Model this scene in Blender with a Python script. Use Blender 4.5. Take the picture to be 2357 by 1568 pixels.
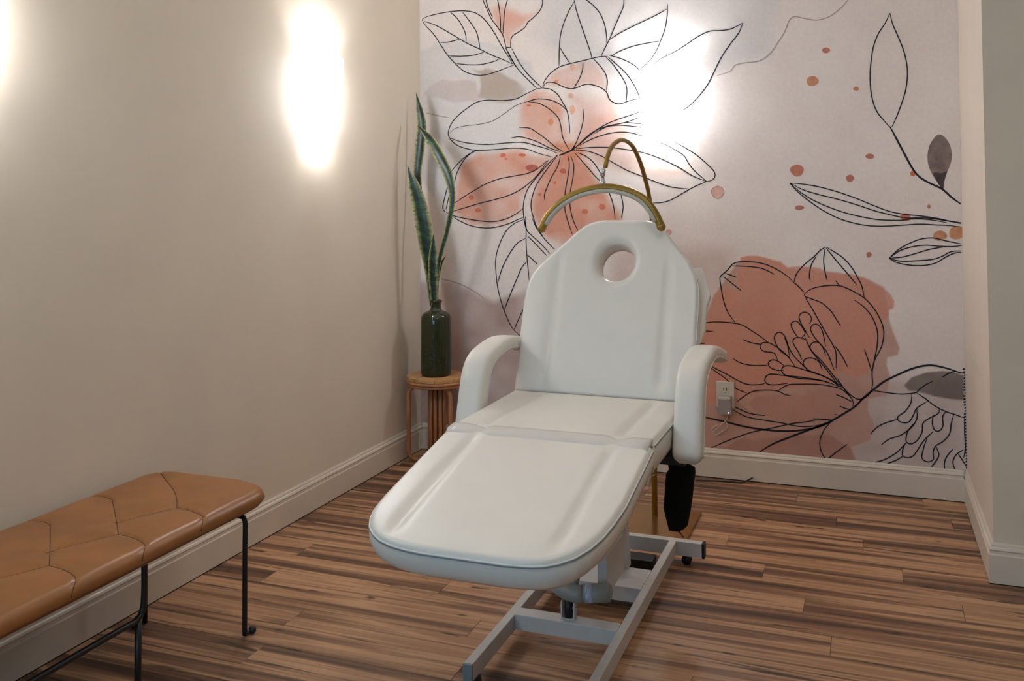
import bpy, bmesh, math, random
import numpy as np
from mathutils import Vector, Matrix

for o in list(bpy.data.objects): bpy.data.objects.remove(o)
scene = bpy.context.scene
COL = scene.collection
random.seed(7); RNG = np.random.default_rng(7)

# ------------------------------------------------------------------ camera
CAM = np.array([2.188, -4.414, 1.30]); FPX = 2160.0; CX, CY = 1178.5, 382.8
YAW, PITCH, ROLL = [math.radians(a) for a in (20.77, 1.84, -0.366)]
_f = np.array([-math.sin(YAW)*math.cos(PITCH), math.cos(YAW)*math.cos(PITCH), math.sin(PITCH)])
_r = np.array([math.cos(YAW), math.sin(YAW), 0.0]); _u = np.cross(_r, _f)
CR = _r*math.cos(ROLL) + _u*math.sin(ROLL); CU = _u*math.cos(ROLL) - _r*math.sin(ROLL); CF = _f
cd = bpy.data.cameras.new('camera'); cam = bpy.data.objects.new('camera', cd); COL.objects.link(cam)
cd.sensor_fit = 'HORIZONTAL'; cd.sensor_width = 36.0; cd.lens = FPX/2357*36
cd.shift_x = 0.0; cd.shift_y = -(784 - CY)/2357
cd.clip_start = 0.05
M = Matrix.Identity(4)
for i in range(3):
    M[i][0] = CR[i]; M[i][1] = CU[i]; M[i][2] = -CF[i]; M[i][3] = CAM[i]
cam.matrix_world = M
scene.camera = cam

# ------------------------------------------------------------------ world, lights, exposure
world = bpy.data.worlds.new('world'); scene.world = world; world.use_nodes = True
bg = world.node_tree.nodes['Background']
bg.inputs[0].default_value = (0.62, 0.78, 1.0, 1); bg.inputs[1].default_value = 1.0

def area_light(name, loc, rot, size, sizey, color, power):
    l = bpy.data.lights.new(name, 'AREA'); l.shape = 'RECTANGLE'; l.size = size; l.size_y = sizey
    l.color = color; l.energy = power
    o = bpy.data.objects.new(name, l); COL.objects.link(o); o.location = loc; o.rotation_euler = rot
    return o
# daylight through the window in the wall behind the camera
area_light('window_daylight', (1.0, -6.46, 1.45), (math.radians(90), 0, 0), 1.7, 1.5, (0.26, 0.65, 1.0), 27)
# fill light added under the ceiling, out of frame, to brighten the room
area_light('ceiling_fill_light', (2.2, -2.8, 2.57), (0, 0, 0), 0.9, 0.9, (1.0, 0.89, 0.77), 9)
SCONCE_EMIT = 20.0
SCONCE_BULB = 7.0

vs = scene.view_settings
vs.view_transform = 'Standard'; vs.look = 'None'; vs.gamma = 1.0; vs.use_curve_mapping = False
vs.exposure = 0.23

# ------------------------------------------------------------------ pixel -> place helpers
def ray(u, v): return CR*(u-CX)/FPX - CU*(v-CY)/FPX + CF
def on_x(u, v, x): d = ray(u, v); return CAM + d*((x-CAM[0])/d[0])
def on_y(u, v, y): d = ray(u, v); return CAM + d*((y-CAM[1])/d[1])
def on_z(u, v, z): d = ray(u, v); return CAM + d*((z-CAM[2])/d[2])

# ------------------------------------------------------------------ materials
def lin(c):
    c = np.asarray(c, float)/255.0
    return np.where(c <= 0.04045, c/12.92, ((c+0.055)/1.055)**2.4)
def L4(c): a = lin(c); return (float(a[0]), float(a[1]), float(a[2]), 1.0)

class N:
    def __init__(s, name):
        s.m = bpy.data.materials.new(name); s.m.use_nodes = True
        s.t = s.m.node_tree; s.n = s.t.nodes; s.b = s.n['Principled BSDF']
    def node(s, typ, **kw):
        n = s.n.new(typ)
        for k, v in kw.items():
            if k.startswith('i_'):
                key = k[2:]; key = int(key) if key.isdigit() else key.replace('_', ' ')
                n.inputs[key].default_value = v
            else: setattr(n, k, v)
        return n
    def link(s, a, b): s.t.links.new(a, b)
    def bump(s, h, strength=0.2, dist=0.002):
        b = s.node('ShaderNodeBump'); b.inputs['Strength'].default_value = strength; b.inputs['Distance'].default_value = dist
        s.link(h, b.inputs['Height']); s.link(b.outputs[0], s.b.inputs['Normal'])
    def ramp(s, fac, stops, interp='LINEAR'):
        r = s.node('ShaderNodeValToRGB'); e = r.color_ramp; e.interpolation = interp
        while len(e.elements) < len(stops): e.elements.new(0.5)
        for el, (p, c) in zip(e.elements, stops): el.position = p; el.color = c if len(c) == 4 else L4(c)
        s.link(fac, r.inputs[0]); return r.outputs[0]
    def noise(s, scale, detail=4, rough=0.55, vec=None, mapscale=None, coord='Object', distort=0.0):
        tc = s.node('ShaderNodeTexCoord'); src = tc.outputs[coord] if vec is None else vec
        if mapscale:
            mp = s.node('ShaderNodeMapping'); mp.inputs['Scale'].default_value = mapscale; s.link(src, mp.inputs[0]); src = mp.outputs[0]
        n = s.node('ShaderNodeTexNoise'); n.inputs['Scale'].default_value = scale; n.inputs['Detail'].default_value = detail
        n.inputs['Roughness'].default_value = rough; n.inputs['Distortion'].default_value = distort; s.link(src, n.inputs['Vector']); return n.outputs['Fac']

def mat(name, col, rough=0.5, metal=0.0, var=0.06, scale=12, bump=0.0, bscale=150, spec=0.5, mapscale=None, coat=0.0):
    k = N(name); c = np.array(col, float)
    f = k.noise(scale, mapscale=mapscale)
    k.link(k.ramp(f, [(0.3, tuple(np.clip(c*(1-var), 0, 255))), (0.7, tuple(np.clip(c*(1+var), 0, 255)))]), k.b.inputs['Base Color'])
    k.b.inputs['Roughness'].default_value = rough; k.b.inputs['Metallic'].default_value = metal
    k.b.inputs['Specular IOR Level'].default_value = spec; k.b.inputs['Coat Weight'].default_value = coat
    if bump > 0: k.bump(k.noise(bscale, 3), bump, 0.001)
    return k.m

def emit(name, col, strength):
    k = N(name); k.b.inputs['Base Color'].default_value = (0.8, 0.8, 0.8, 1)
    f = k.noise(6); k.link(k.ramp(f, [(0.3, tuple(np.array(col)*0.98)), (0.7, col)]), k.b.inputs['Emission Color'])
    k.b.inputs['Emission Strength'].default_value = strength; return k.m

def wood_floor():
    k = N('floor_planks')
    tc = k.node('ShaderNodeTexCoord'); oi = k.node('ShaderNodeObjectInfo')
    mul = k.node('ShaderNodeMath', operation='MULTIPLY'); mul.inputs[1].default_value = 37.0; k.link(oi.outputs['Random'], mul.inputs[0])
    cmb = k.node('ShaderNodeCombineXYZ'); k.link(mul.outputs[0], cmb.inputs[0]); k.link(mul.outputs[0], cmb.inputs[1]); k.link(mul.outputs[0], cmb.inputs[2])
    add = k.node('ShaderNodeVectorMath', operation='ADD'); k.link(tc.outputs['Object'], add.inputs[0]); k.link(cmb.outputs[0], add.inputs[1])
    v = add.outputs[0]
    band = k.noise(1.0, 2, 0.5, vec=v, mapscale=(0.6, 16, 1), distort=0.5)
    fine = k.noise(1.0, 5, 0.65, vec=v, mapscale=(2.2, 95, 1))
    crack = k.noise(1.0, 3, 0.6, vec=v, mapscale=(1.7, 30, 1), distort=0.6)
    m1 = k.node('ShaderNodeMath', operation='MULTIPLY_ADD'); k.link(fine, m1.inputs[0]); m1.inputs[1].default_value = 0.26; k.link(band, m1.inputs[2])
    m2 = k.node('ShaderNodeMath', operation='MULTIPLY_ADD'); k.link(oi.outputs['Random'], m2.inputs[0]); m2.inputs[1].default_value = 0.11; k.link(m1.outputs[0], m2.inputs[2])
    base = k.ramp(m2.outputs[0], [(0.44, (54, 35, 26)), (0.55, (104, 72, 52)), (0.66, (142, 102, 74)), (0.755, (200, 154, 116)), (0.82, (166, 122, 89)), (0.95, (188, 142, 107))])
    ck = k.ramp(crack, [(0.30, (84, 70, 62)), (0.39, (255, 255, 255))])
    mx = k.node('ShaderNodeMix', data_type='RGBA', blend_type='MULTIPLY'); mx.inputs[0].default_value = 0.85
    knot = k.noise(1.0, 2, 0.5, vec=v, mapscale=(7, 30, 1)); kn = k.ramp(knot, [(0.25, (70, 52, 44)), (0.31, (255, 255, 255))])
    mx2 = k.node('ShaderNodeMix', data_type='RGBA', blend_type='MULTIPLY'); mx2.inputs[0].default_value = 0.9
    k.link(base, mx.inputs[6]); k.link(ck, mx.inputs[7]); k.link(mx.outputs[2], mx2.inputs[6]); k.link(kn, mx2.inputs[7]); k.link(mx2.outputs[2], k.b.inputs['Base Color'])
    k.b.inputs['Roughness'].default_value = 0.42; k.b.inputs['Specular IOR Level'].default_value = 0.4
    k.bump(fine, 0.15, 0.0006)
    return k.m

def vcol_mat(name, rough=0.6, var=0.05, scale=30):
    k = N(name); a = k.node('ShaderNodeVertexColor'); a.layer_name = 'paint'
    f = k.noise(scale, 4); r = k.ramp(f, [(0.3, (255*(1-var),)*3), (0.7, (255, 255, 255))])
    mx = k.node('ShaderNodeMix', data_type='RGBA', blend_type='MULTIPLY'); mx.inputs[0].default_value = 1.0
    k.link(a.outputs['Color'], mx.inputs[6]); k.link(r, mx.inputs[7]); k.link(mx.outputs[2], k.b.inputs['Base Color'])
    k.b.inputs['Roughness'].default_value = rough; k.b.inputs['Specular IOR Level'].default_value = 0.25
    return k.m

MT = {}
MT['wall'] = mat('warm_beige_wall_paint', (229, 215, 196), 0.75, var=0.012, scale=3, bump=0.12, bscale=260, spec=0.25)
MT['wall_gray'] = mat('greenish_grey_wall_paint', (226, 212, 192), 0.75, var=0.015, scale=4, bump=0.12, bscale=260, spec=0.25)
MT['wall_cream'] = mat('cream_wall_paint', (226, 210, 194), 0.7, var=0.012, scale=4, bump=0.08, bscale=260, spec=0.25)
MT['ceil'] = mat('white_ceiling_paint', (238, 234, 228), 0.8, var=0.01)
MT['trim'] = mat('cream_trim_paint', (222, 208, 191), 0.42, var=0.02, scale=5, spec=0.4)
MT['gap'] = mat('dark_joint', (30, 22, 18), 0.9)
MT['floor'] = wood_floor()
MT['subfloor'] = mat('dark_subfloor', (38, 28, 22), 0.9)
MT['vinyl'] = mat('white_vinyl', (229, 223, 214), 0.38, var=0.012, scale=5, bump=0.05, bscale=420, spec=0.45)
MT['vinyl_pipe'] = mat('white_vinyl_piping', (222, 220, 216), 0.35, var=0.02)
MT['seam'] = mat('grey_seam_thread', (138, 137, 137), 0.6, var=0.04)
MT['flap'] = mat('pale_grey_hinge_vinyl', (214, 209, 202), 0.45, var=0.02)
MT['white_metal'] = mat('white_powder_coated_steel', (203, 199, 195), 0.35, var=0.02, scale=20, spec=0.5)
MT['grey_plastic'] = mat('grey_plastic_cap', (120, 130, 136), 0.4, var=0.03)
MT['grey_motor'] = mat('grey_motor_casing', (150, 150, 144), 0.4, var=0.04)
MT['sticker'] = mat('silver_blue_sticker', (176, 182, 205), 0.3, var=0.25, scale=120, mapscale=(3, 0.3, 0.3))
MT['chrome'] = mat('chrome', (206, 206, 210), 0.15, 1.0, var=0.03)
MT['black'] = mat('black_plastic', (17, 17, 17), 0.5, var=0.1)
MT['black_cloth'] = mat('black_cloth', (14, 15, 14), 0.85, var=0.2, scale=60, bump=0.4, bscale=120, spec=0.2)
MT['black_metal'] = mat('black_powder_coated_rod', (16, 16, 17), 0.38, var=0.08, spec=0.5)
MT['leather'] = mat('tan_leather', (152, 98, 52), 0.33, var=0.07, scale=7, bump=0.18, bscale=330, spec=0.45)
MT['thread'] = mat('dark_tan_thread', (78, 47, 24), 0.7, var=0.05)
MT['leather_dark'] = mat('dark_tan_leather', (96, 58, 30), 0.5, var=0.08, scale=8)
MT['gold'] = mat('matte_gold_metal', (150, 119, 52), 0.38, 0.55, var=0.06, spec=0.5)
MT['gold_plate'] = mat('polished_gold_plate', (168, 128, 72), 0.22, 0.75, var=0.04, spec=0.5)
MT['led'] = mat('frosted_grey_diffuser', (186, 180, 168), 0.45, var=0.03)
MT['rattan'] = mat('honey_rattan', (170, 112, 70), 0.45, var=0.16, scale=30, mapscale=(1, 1, 0.25))
MT['stool_top'] = mat('honey_wood_top', (192, 142, 92), 0.42, var=0.1, scale=10, mapscale=(1, 8, 1))
MT['plate'] = mat('ivory_plastic', (212, 204, 190), 0.4, var=0.02)
MT['plug'] = mat('translucent_grey_plastic', (158, 150, 145), 0.35, var=0.04)
MT['cord'] = mat('white_cord', (220, 200, 186), 0.5, var=0.03)
MT['ink'] = mat('black_ink_print', (38, 34, 40), 0.6, var=0.08, scale=20, spec=0.25)
MT['ink_thin'] = mat('faint_brown_ink_print', (176, 158, 148), 0.6, var=0.05, scale=20, spec=0.25)
MT['stones'] = mat('dark_pebbles', (150, 146, 130), 0.7, var=0.3, scale=60)
MT['soil_stem'] = mat('pale_leaf_base', (120, 118, 70), 0.5, var=0.1)

def glass_green():
    k = N('dark_green_bottle_glass')
    f = k.noise(9); k.link(k.ramp(f, [(0.3, (100, 108, 72)), (0.7, (118, 126, 88))]), k.b.inputs['Base Color'])
    k.b.inputs['Roughness'].default_value = 0.06; k.b.inputs['Transmission Weight'].default_value = 0.88
    k.b.inputs['IOR'].default_value = 1.45
    return k.m
MT['bottle'] = glass_green()

def shade_mat():
    k = N('lit_frosted_glass')
    f = k.noise(5); k.link(k.ramp(f, [(0.3, (238, 245, 252)), (0.7, (246, 250, 255))]), k.b.inputs['Emission Color'])
    k.b.inputs['Emission Strength'].default_value = SCONCE_EMIT
    k.b.inputs['Base Color'].default_value = (0.85, 0.85, 0.85, 1); k.b.inputs['Roughness'].default_value = 0.3
    return k.m
MT['shade'] = shade_mat()

def leaf_mat():
    k = N('snake_plant_leaf'); a = k.node('ShaderNodeVertexColor'); a.layer_name = 'paint'
    n = k.noise(38, 4, 0.6, mapscale=(1, 1, 2.2)); r = k.ramp(n, [(0.38, (120, 140, 120)), (0.62, (255, 255, 255))])
    mx = k.node('ShaderNodeMix', data_type='RGBA', blend_type='MULTIPLY'); mx.inputs[0].default_value = 0.8
    k.link(a.outputs['Color'], mx.inputs[6]); k.link(r, mx.inputs[7]); k.link(mx.outputs[2], k.b.inputs['Base Color'])
    k.b.inputs['Roughness'].default_value = 0.35
    return k.m
MT['leaf'] = leaf_mat()

# ------------------------------------------------------------------ object helpers
def thing(name, loc, label, cat, group=None):
    o = bpy.data.objects.new(name, None); COL.objects.link(o); o.location = loc; o.empty_display_size = 0.05
    o['label'] = label; o['category'] = cat
    if group: o['group'] = group
    return o
def wloc(o):
    v = Vector((0, 0, 0))
    while o: v += Vector(o.location); o = o.parent
    return v
def link_mesh(name, me, m, parent=None, label=None):
    o = bpy.data.objects.new(name, me); COL.objects.link(o)
    me.materials.clear(); me.materials.append(m)
    if parent is not None:
        o.parent = parent; o.location = -wloc(parent)
    if label: o['label'] = label
    return o
def structure(o): o['kind'] = 'structure'; return o

class MB:
    def __init__(s): s.v = []; s.f = []; s.sm = []
    def add(s, vs, fs, smooth=True):
        b = len(s.v); s.v += [tuple(map(float, p)) for p in vs]; s.f += [tuple(b+i for i in f) for f in fs]; s.sm += [smooth]*len(fs); return s
    def box(s, a, b, smooth=False):
        (x0, y0, z0), (x1, y1, z1) = a, b
        v = [(x0,y0,z0),(x1,y0,z0),(x1,y1,z0),(x0,y1,z0),(x0,y0,z1),(x1,y0,z1),(x1,y1,z1),(x0,y1,z1)]
        return s.add(v, [(0,3,2,1),(4,5,6,7),(0,1,5,4),(1,2,6,5),(2,3,7,6),(3,0,4,7)], smooth)
    def tube(s, pts, r, n=10, closed=False, cap=True, sx=1.0):
        P = [Vector(p) for p in pts]; m = len(P)
        rs = r if hasattr(r, '__len__') else [r]*m
        T = []
        for i in range(m):
            if closed: t = P[(i+1) % m]-P[i-1]
            else: t = P[min(i+1, m-1)]-P[max(i-1, 0)]
            T.append(t.normalized())
        up = Vector((0, 0, 1)) if abs(T[0].z) < 0.9 else Vector((1, 0, 0))
        nrm = (up - T[0]*up.dot(T[0])).normalized(); rings = []
        for i in range(m):
            nrm = (nrm - T[i]*nrm.dot(T[i])).normalized(); bi = T[i].cross(nrm)
            rings.append([P[i] + (nrm*math.cos(a) + bi*math.sin(a)*sx)*rs[i] for a in [2*math.pi*k/n for k in range(n)]])
        vs = [p for g in rings for p in g]; fs = []
        for i in range(m if closed else m-1):
            j = (i+1) % m
            for k in range(n): fs.append((i*n+k, i*n+(k+1) % n, j*n+(k+1) % n, j*n+k))
        if cap and not closed: fs.append(tuple(range(n))[::-1]); fs.append(tuple((m-1)*n+k for k in range(n)))
        return s.add(vs, fs)
    def lathe(s, prof, c, n=40, cap=False):
        vs = []; fs = []
        for (r, z) in prof:
            for k in range(n):
                a = 2*math.pi*k/n; vs.append((c[0]+r*math.cos(a), c[1]+r*math.sin(a), c[2]+z))
        for i in range(len(prof)-1):
            for k in range(n): fs.append((i*n+k, i*n+(k+1) % n, (i+1)*n+(k+1) % n, (i+1)*n+k))
        if cap: fs.append(tuple(range(n))[::-1]); fs.append(tuple((len(prof)-1)*n+k for k in range(n)))
        return s.add(vs, fs)
    def prism(s, poly, axis, a, b, smooth=False):
        # poly: 2D points in the plane perpendicular to axis
        def p3(p, t):
            return {'x': (t, p[0], p[1]), 'y': (p[0], t, p[1]), 'z': (p[0], p[1], t)}[axis]
        n = len(poly); vs = [p3(p, a) for p in poly]+[p3(p, b) for p in poly]
        fs = [tuple(range(n))[::-1], tuple(range(n, 2*n))]+[(i, (i+1) % n, n+(i+1) % n, n+i) for i in range(n)]
        return s.add(vs, fs, smooth)
    def sphere(s, c, r, n=14, m=8, sz=1.0):
        pr = [(r*math.sin(math.pi*i/m), -r*sz*math.cos(math.pi*i/m)) for i in range(m+1)]
        pr[0] = (r*0.01, pr[0][1]); pr[-1] = (r*0.01, pr[-1][1]); return s.lathe(pr, c, n, True)
    def mesh(s, name, bevel=0.0, seg=2):
        me = bpy.data.meshes.new(name); me.from_pydata(s.v, [], s.f)
        for p, k in zip(me.polygons, s.sm): p.use_smooth = k
        bm = bmesh.new(); bm.from_mesh(me); bmesh.ops.recalc_face_normals(bm, faces=bm.faces)
        if bevel: bmesh.ops.bevel(bm, geom=list(bm.edges), offset=bevel, segments=seg, profile=0.6, affect='EDGES', clamp_overlap=True)
        bm.to_mesh(me); bm.free(); return me
    def obj(s, name, m, parent=None, bevel=0.0, seg=2, label=None):
        return link_mesh(name, s.mesh(name, bevel, seg), m, parent, label)

def box(name, a, b, m, parent=None, bevel=0.0, label=None, seg=2): return MB().box(a, b).obj(name, m, parent, bevel, seg, label)

def catmull(P, step=0.01, closed=False):
    P = np.asarray(P, float)
    if len(P) < 3:
        n = max(2, int(np.linalg.norm(P[-1]-P[0])/step)+1); t = np.linspace(0, 1, n)[:, None]; return P[0]*(1-t)+P[-1]*t
    Q = np.vstack([P[-1], P, P[0], P[1]]) if closed else np.vstack([2*P[0]-P[1], P, 2*P[-1]-P[-2]])
    out = []
    for i in range(1, len(Q)-2):
        p0, p1, p2, p3 = Q[i-1], Q[i], Q[i+1], Q[i+2]
        n = max(2, int(np.linalg.norm(p2-p1)/step)+1)
        for t in np.linspace(0, 1, n, endpoint=False):
            out.append(0.5*((2*p1)+(-p0+p2)*t+(2*p0-5*p1+4*p2-p3)*t*t+(-p0+3*p1-3*p2+p3)*t**3))
    if not closed: out.append(P[-1])
    return np.array(out)

def seg_dist(X, Y, pl, closed=False):
    pl = np.asarray(pl, float); d = np.full(X.shape, 1e9); n = len(pl)
    for i in range(n if closed else n-1):
        a, b = pl[i], pl[(i+1) % n]; ab = b-a; q = ab@ab+1e-12
        t = np.clip(((X-a[0])*ab[0]+(Y-a[1])*ab[1])/q, 0, 1)
        d = np.minimum(d, np.hypot(X-a[0]-t*ab[0], Y-a[1]-t*ab[1]))
    return d
def inside(X, Y, pl):
    pl = np.asarray(pl, float); c = np.zeros(X.shape, bool); n = len(pl)
    for i in range(n):
        (x1, y1), (x2, y2) = pl[i], pl[(i+1) % n]
        if y1 == y2: continue
        c ^= ((y1 > Y) != (y2 > Y)) & (X < (x2-x1)*(Y-y1)/(y2-y1)+x1)
    return c

# ================================================================== THE SETTING
W, D, HC = 2.559, -0.876, 2.62
XR, YF = 4.6, -6.5
T = 0.016                                     # baseboard thickness
structure(box('wall_left', (-0.12, YF, 0), (0, 0.12, HC), MT['wall']))
structure(box('wall_back', (0, 0, 0), (W+0.05, 0.12, HC), MT['wall_cream']))
structure(MB().prism([(W, D), (W, 0), (W+0.05, 0), (W+0.05, D+0.05)], 'z', 0, HC).obj('wall_right', MT['wall_cream']))
structure(MB().prism([(W, D), (W+0.05, D+0.05), (XR, D+0.05), (XR, D)], 'z', 0, HC).obj('wall_partition', MT['wall_gray']))
structure(box('wall_far_right', (XR, YF, 0), (XR+0.12, D+0.05, HC), MT['wall_gray']))
structure(box('ceiling', (-0.12, YF-0.12, HC), (XR+0.12, 0.12, HC+0.1), MT['ceil']))
structure(MB().box((1.72, -3.28, 2.575), (2.68, -2.32, HC)).obj('fill_light_housing', MT['ceil'], None, 0.006))     # unseen housing, added to go with the ceiling fill light
# wall behind the camera with a window opening
wf = MB()
wx0, wx1, wz0, wz1 = 0.12, 1.88, 0.68, 2.22
wf.box((-0.12, YF-0.12, 0), (wx0, YF, HC)); wf.box((wx1, YF-0.12, 0), (XR+0.12, YF, HC))
wf.box((wx0, YF-0.12, 0), (wx1, YF, wz0)); wf.box((wx0, YF-0.12, wz1), (wx1, YF, HC))
structure(wf.obj('wall_front', MT['wall']))
wn = structure(MB().box((wx0, YF-0.1, wz0), (wx0+0.05, YF-0.05, wz1)).box((wx1-0.05, YF-0.1, wz0), (wx1, YF-0.05, wz1))
               .box((wx0+0.05, YF-0.1, wz0), (wx1-0.05, YF-0.05, wz0+0.05)).box((wx0+0.05, YF-0.1, wz1-0.05), (wx1-0.05, YF-0.05, wz1)).obj('window_1', MT['trim']))

kg = N('window_glass'); kg.b.inputs['Transmission Weight'].default_value = 1.0; kg.b.inputs['Roughness'].default_value = 0.02
box('pane', (wx0+0.05, YF-0.08, wz0+0.05), (wx1-0.05, YF-0.074, wz1-0.05), kg.m, wn)
# floor: sub-floor slab and each plank
floor = structure(box('floor', (-0.02, YF, -0.06), (XR, 0.0, -0.0085), MT['subfloor']))
PW_, PL_ = 0.122, 1.22
nrow = int(math.ceil(-YF/PW_))
for r in range(nrow):
    y1 = -r*PW_; y0 = max(y1-PW_, YF)
    xmax = W if y1 > D+0.03 else XR
    off = -((r*0.437+0.15*random.random()) % 1.0)*PL_
    x = off
    while x < xmax:
        a, b = max(x, 0.0), min(x+PL_, xmax); x += PL_
        if b-a < 0.02: continue
        g = 0.0005
        me = MB().box((0, 0, -0.008), (b-a-2*g, y1-y0-2*g, 0)).mesh('plank', 0.0007, 1)
        p = bpy.data.objects.new('plank', me); COL.objects.link(p); me.materials.append(MT['floor'])
        p.parent = floor; p.location = (a+g, y0+g, 0)

# baseboards: flat board, then a stepped moulding; with the dark joint at the floor
BP = [(0, 0.004), (T, 0.004), (T, 0.096), (T-0.003, 0.100), (T-0.004, 0.108), (T-0.0005, 0.113), (T-0.003, 0.119), (T-0.008, 0.122), (T-0.009, 0.128), (T-0.012, 0.133), (0, 0.133)]
def smooth_off(o):
    for p in o.data.polygons: p.use_smooth = False
    return o
structure(MB().prism([(p[0], p[1]) for p in BP], 'y', YF, -T).obj('baseboard_left', MT['trim']))
structure(MB().prism([(-p[0], p[1]) for p in BP], 'x', T, W-T).obj('baseboard_back', MT['trim']))
def mitre_board(name, path, off_dirs):
    vs = []; n = len(BP)
    for (x, y), (dx, dy) in zip(path, off_dirs):
        for (o, z) in BP: vs.append((x+dx*o, y+dy*o, z))
    fs = [tuple(range(n))[::-1], tuple((len(path)-1)*n+k for k in range(n))]
    for i in range(len(path)-1):
        for k in range(n): fs.append((i*n+k, i*n+(k+1) % n, (i+1)*n+(k+1) % n, (i+1)*n+k))
    return MB().add(vs, fs, False).obj(name, MT['trim'])
structure(mitre_board('baseboard_right', [(W, 0), (W, D)], [(-1, 0), (-1, -1)]))
structure(mitre_board('baseboard_partition', [(W, D), (XR, D)], [(-1, -1), (0, -1)]))
structure(MB().box((0, YF, 0), (T-0.001, -T, 0.004)).box((T, -T+0.001, 0), (W-T, 0, 0.004)).obj('trim_1', MT['gap']))
structure(MB().box((W-T+0.001, D, 0), (W, 0, 0.004)).box((W-T+0.001, D-T+0.001, 0), (XR, D, 0.004)).obj('trim_2', MT['gap']))

# ================================================================== CUSHION BUILDER
def fmat(o, xd, dd, nd):
    o, xd, dd, nd = map(np.array, (o, xd, dd, nd)); return lambda x, d, h: o + xd*x + dd*d + nd*h
def cushion_mesh(name, left, right, d0, d1, frame, r=0.014, puff=0.008, side=None, extra=None, nx=60, nd=70, hole=None):
    """left/right: [(d, half width)] ; rows along d, columns across; skirt given by side [(outward offset, height)]"""
    ld, lw = zip(*left); rd, rw = zip(*right)
    t = np.linspace(0, 1, nd); ds = d0+(d1-d0)*t
    # finer rows near both ends
    ds = d0+(d1-d0)*(0.5-0.5*np.cos(np.pi*t)*1.0)*0.45+(d1-d0)*t*0.55
    WL = np.interp(ds, ld, lw); WR = np.interp(ds, rd, rw)
    s = np.linspace(0, 1, nx); s = (0.5-0.5*np.cos(np.pi*s))*0.45+s*0.55
    X = -WL[:, None]+(WL+WR)[:, None]*s[None, :]; Dm = np.repeat(ds[:, None], nx, 1)
    loop = [(i, 0) for i in range(nd)]+[(nd-1, j) for j in range(1, nx)]+[(i, nx-1) for i in range(nd-2, -1, -1)]+[(0, j) for j in range(nx-2, 0, -1)]
    lp = np.array([(X[i, j], Dm[i, j]) for i, j in loop])
    e = seg_dist(X, Dm, lp, True)
    er = np.clip(e, 0, r); H = -r+np.sqrt(np.maximum(r*r-(r-er)**2, 0)) + puff*(1-np.exp(-e/0.05))
    if extra is not None: H = H+extra(X, Dm, e)
    P = frame
    vs = [P(X[i, j], Dm[i, j], H[i, j]) for i in range(nd) for j in range(nx)]
    fs = [(i*nx+j, i*nx+j+1, (i+1)*nx+j+1, (i+1)*nx+j) for i in range(nd-1) for j in range(nx-1)]
    hole_ring = None
    if hole is not None:
        hx_, hd_, rx_, rd_ = hole
        blk = (np.abs(X-hx_) < rx_*1.35) & (np.abs(Dm-hd_) < rd_*1.35)
        ii, jj = np.where(blk); i0, i1, j0, j1 = ii.min(), ii.max(), jj.min(), jj.max()
        fs = [(i*nx+j, i*nx+j+1, (i+1)*nx+j+1, (i+1)*nx+j) for i in range(nd-1) for j in range(nx-1) if not (i0 <= i < i1 and j0 <= j < j1)]
        bd = [(i0, j) for j in range(j0, j1)]+[(i, j1) for i in range(i0, i1)]+[(i1, j) for j in range(j1, j0, -1)]+[(i, j0) for i in range(i1, i0, -1)]
        prev_r = [i*nx+j for i, j in bd]; K = len(bd)
        bx_ = np.array([X[i, j] for i, j in bd]); bd_ = np.array([Dm[i, j] for i, j in bd])
        ang = np.arctan2((bd_-hd_)/rd_, (bx_-hx_)/rx_); ex_, ed_ = hx_+rx_*np.cos(ang), hd_+rd_*np.sin(ang)
        for tt in np.linspace(0, 1, 8)[1:]:
            qx, qd = bx_*(1-tt)+ex_*tt, bd_*(1-tt)+ed_*tt
            hh = puff*(1-np.exp(-seg_dist(qx, qd, lp, True)/0.05))+extra(qx, qd, np.full(K, 0.2))
            b = len(vs); vs += [P(x, d, h) for x, d, h in zip(qx, qd, hh)]; cur = [b+k for k in range(K)]
            fs += [(prev_r[k], prev_r[(k+1) % K], cur[(k+1) % K], cur[k]) for k in range(K)]; prev_r = cur
        zb_ = side[-1][1]
        for hq in (-0.035, -0.06, zb_):
            b = len(vs); vs += [P(x, d, hq) for x, d in zip(ex_, ed_)]; cur = [b+k for k in range(K)]
            fs += [(prev_r[k], prev_r[(k+1) % K], cur[(k+1) % K], cur[k]) for k in range(K)]; prev_r = cur
        hole_ring = (prev_r, list(zip(ex_, ed_)))
    # outline normals
    n = len(lp); tg = np.roll(lp, -1, 0)-np.roll(lp, 1, 0); tg /= np.linalg.norm(tg, axis=1)[:, None]+1e-9
    nr = np.stack([tg[:, 1], -tg[:, 0]], 1)
    c = lp.mean(0)
    if ((lp-c)*nr).sum() < 0: nr = -nr
    prev = [i*nx+j for i, j in loop]
    for (of, h) in side:
        b = len(vs); q = lp+nr*of
        vs += [P(x, d, h) for x, d in q]
        cur = [b+k for k in range(n)]
        fs += [(prev[k], prev[(k+1) % n], cur[(k+1) % n], cur[k]) for k in range(n)]
        prev = cur
    if hole_ring is None:
        vs.append(P(c[0], c[1], side[-1][1])); ci = len(vs)-1
        fs += [(prev[k], prev[(k+1) % n], ci) for k in range(n)]
    else:
        from mathutils.geometry import tessellate_polygon
        ids = prev+hole_ring[0]
        tri = tessellate_polygon([[Vector((x, d, 0)) for x, d in q], [Vector((x, d, 0)) for x, d in hole_ring[1]]])
        fs += [tuple(ids[k] for k in t3) for t3 in tri]
    me = MB().add(vs, fs, True).mesh(name)
    return me, lp, nr
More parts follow.
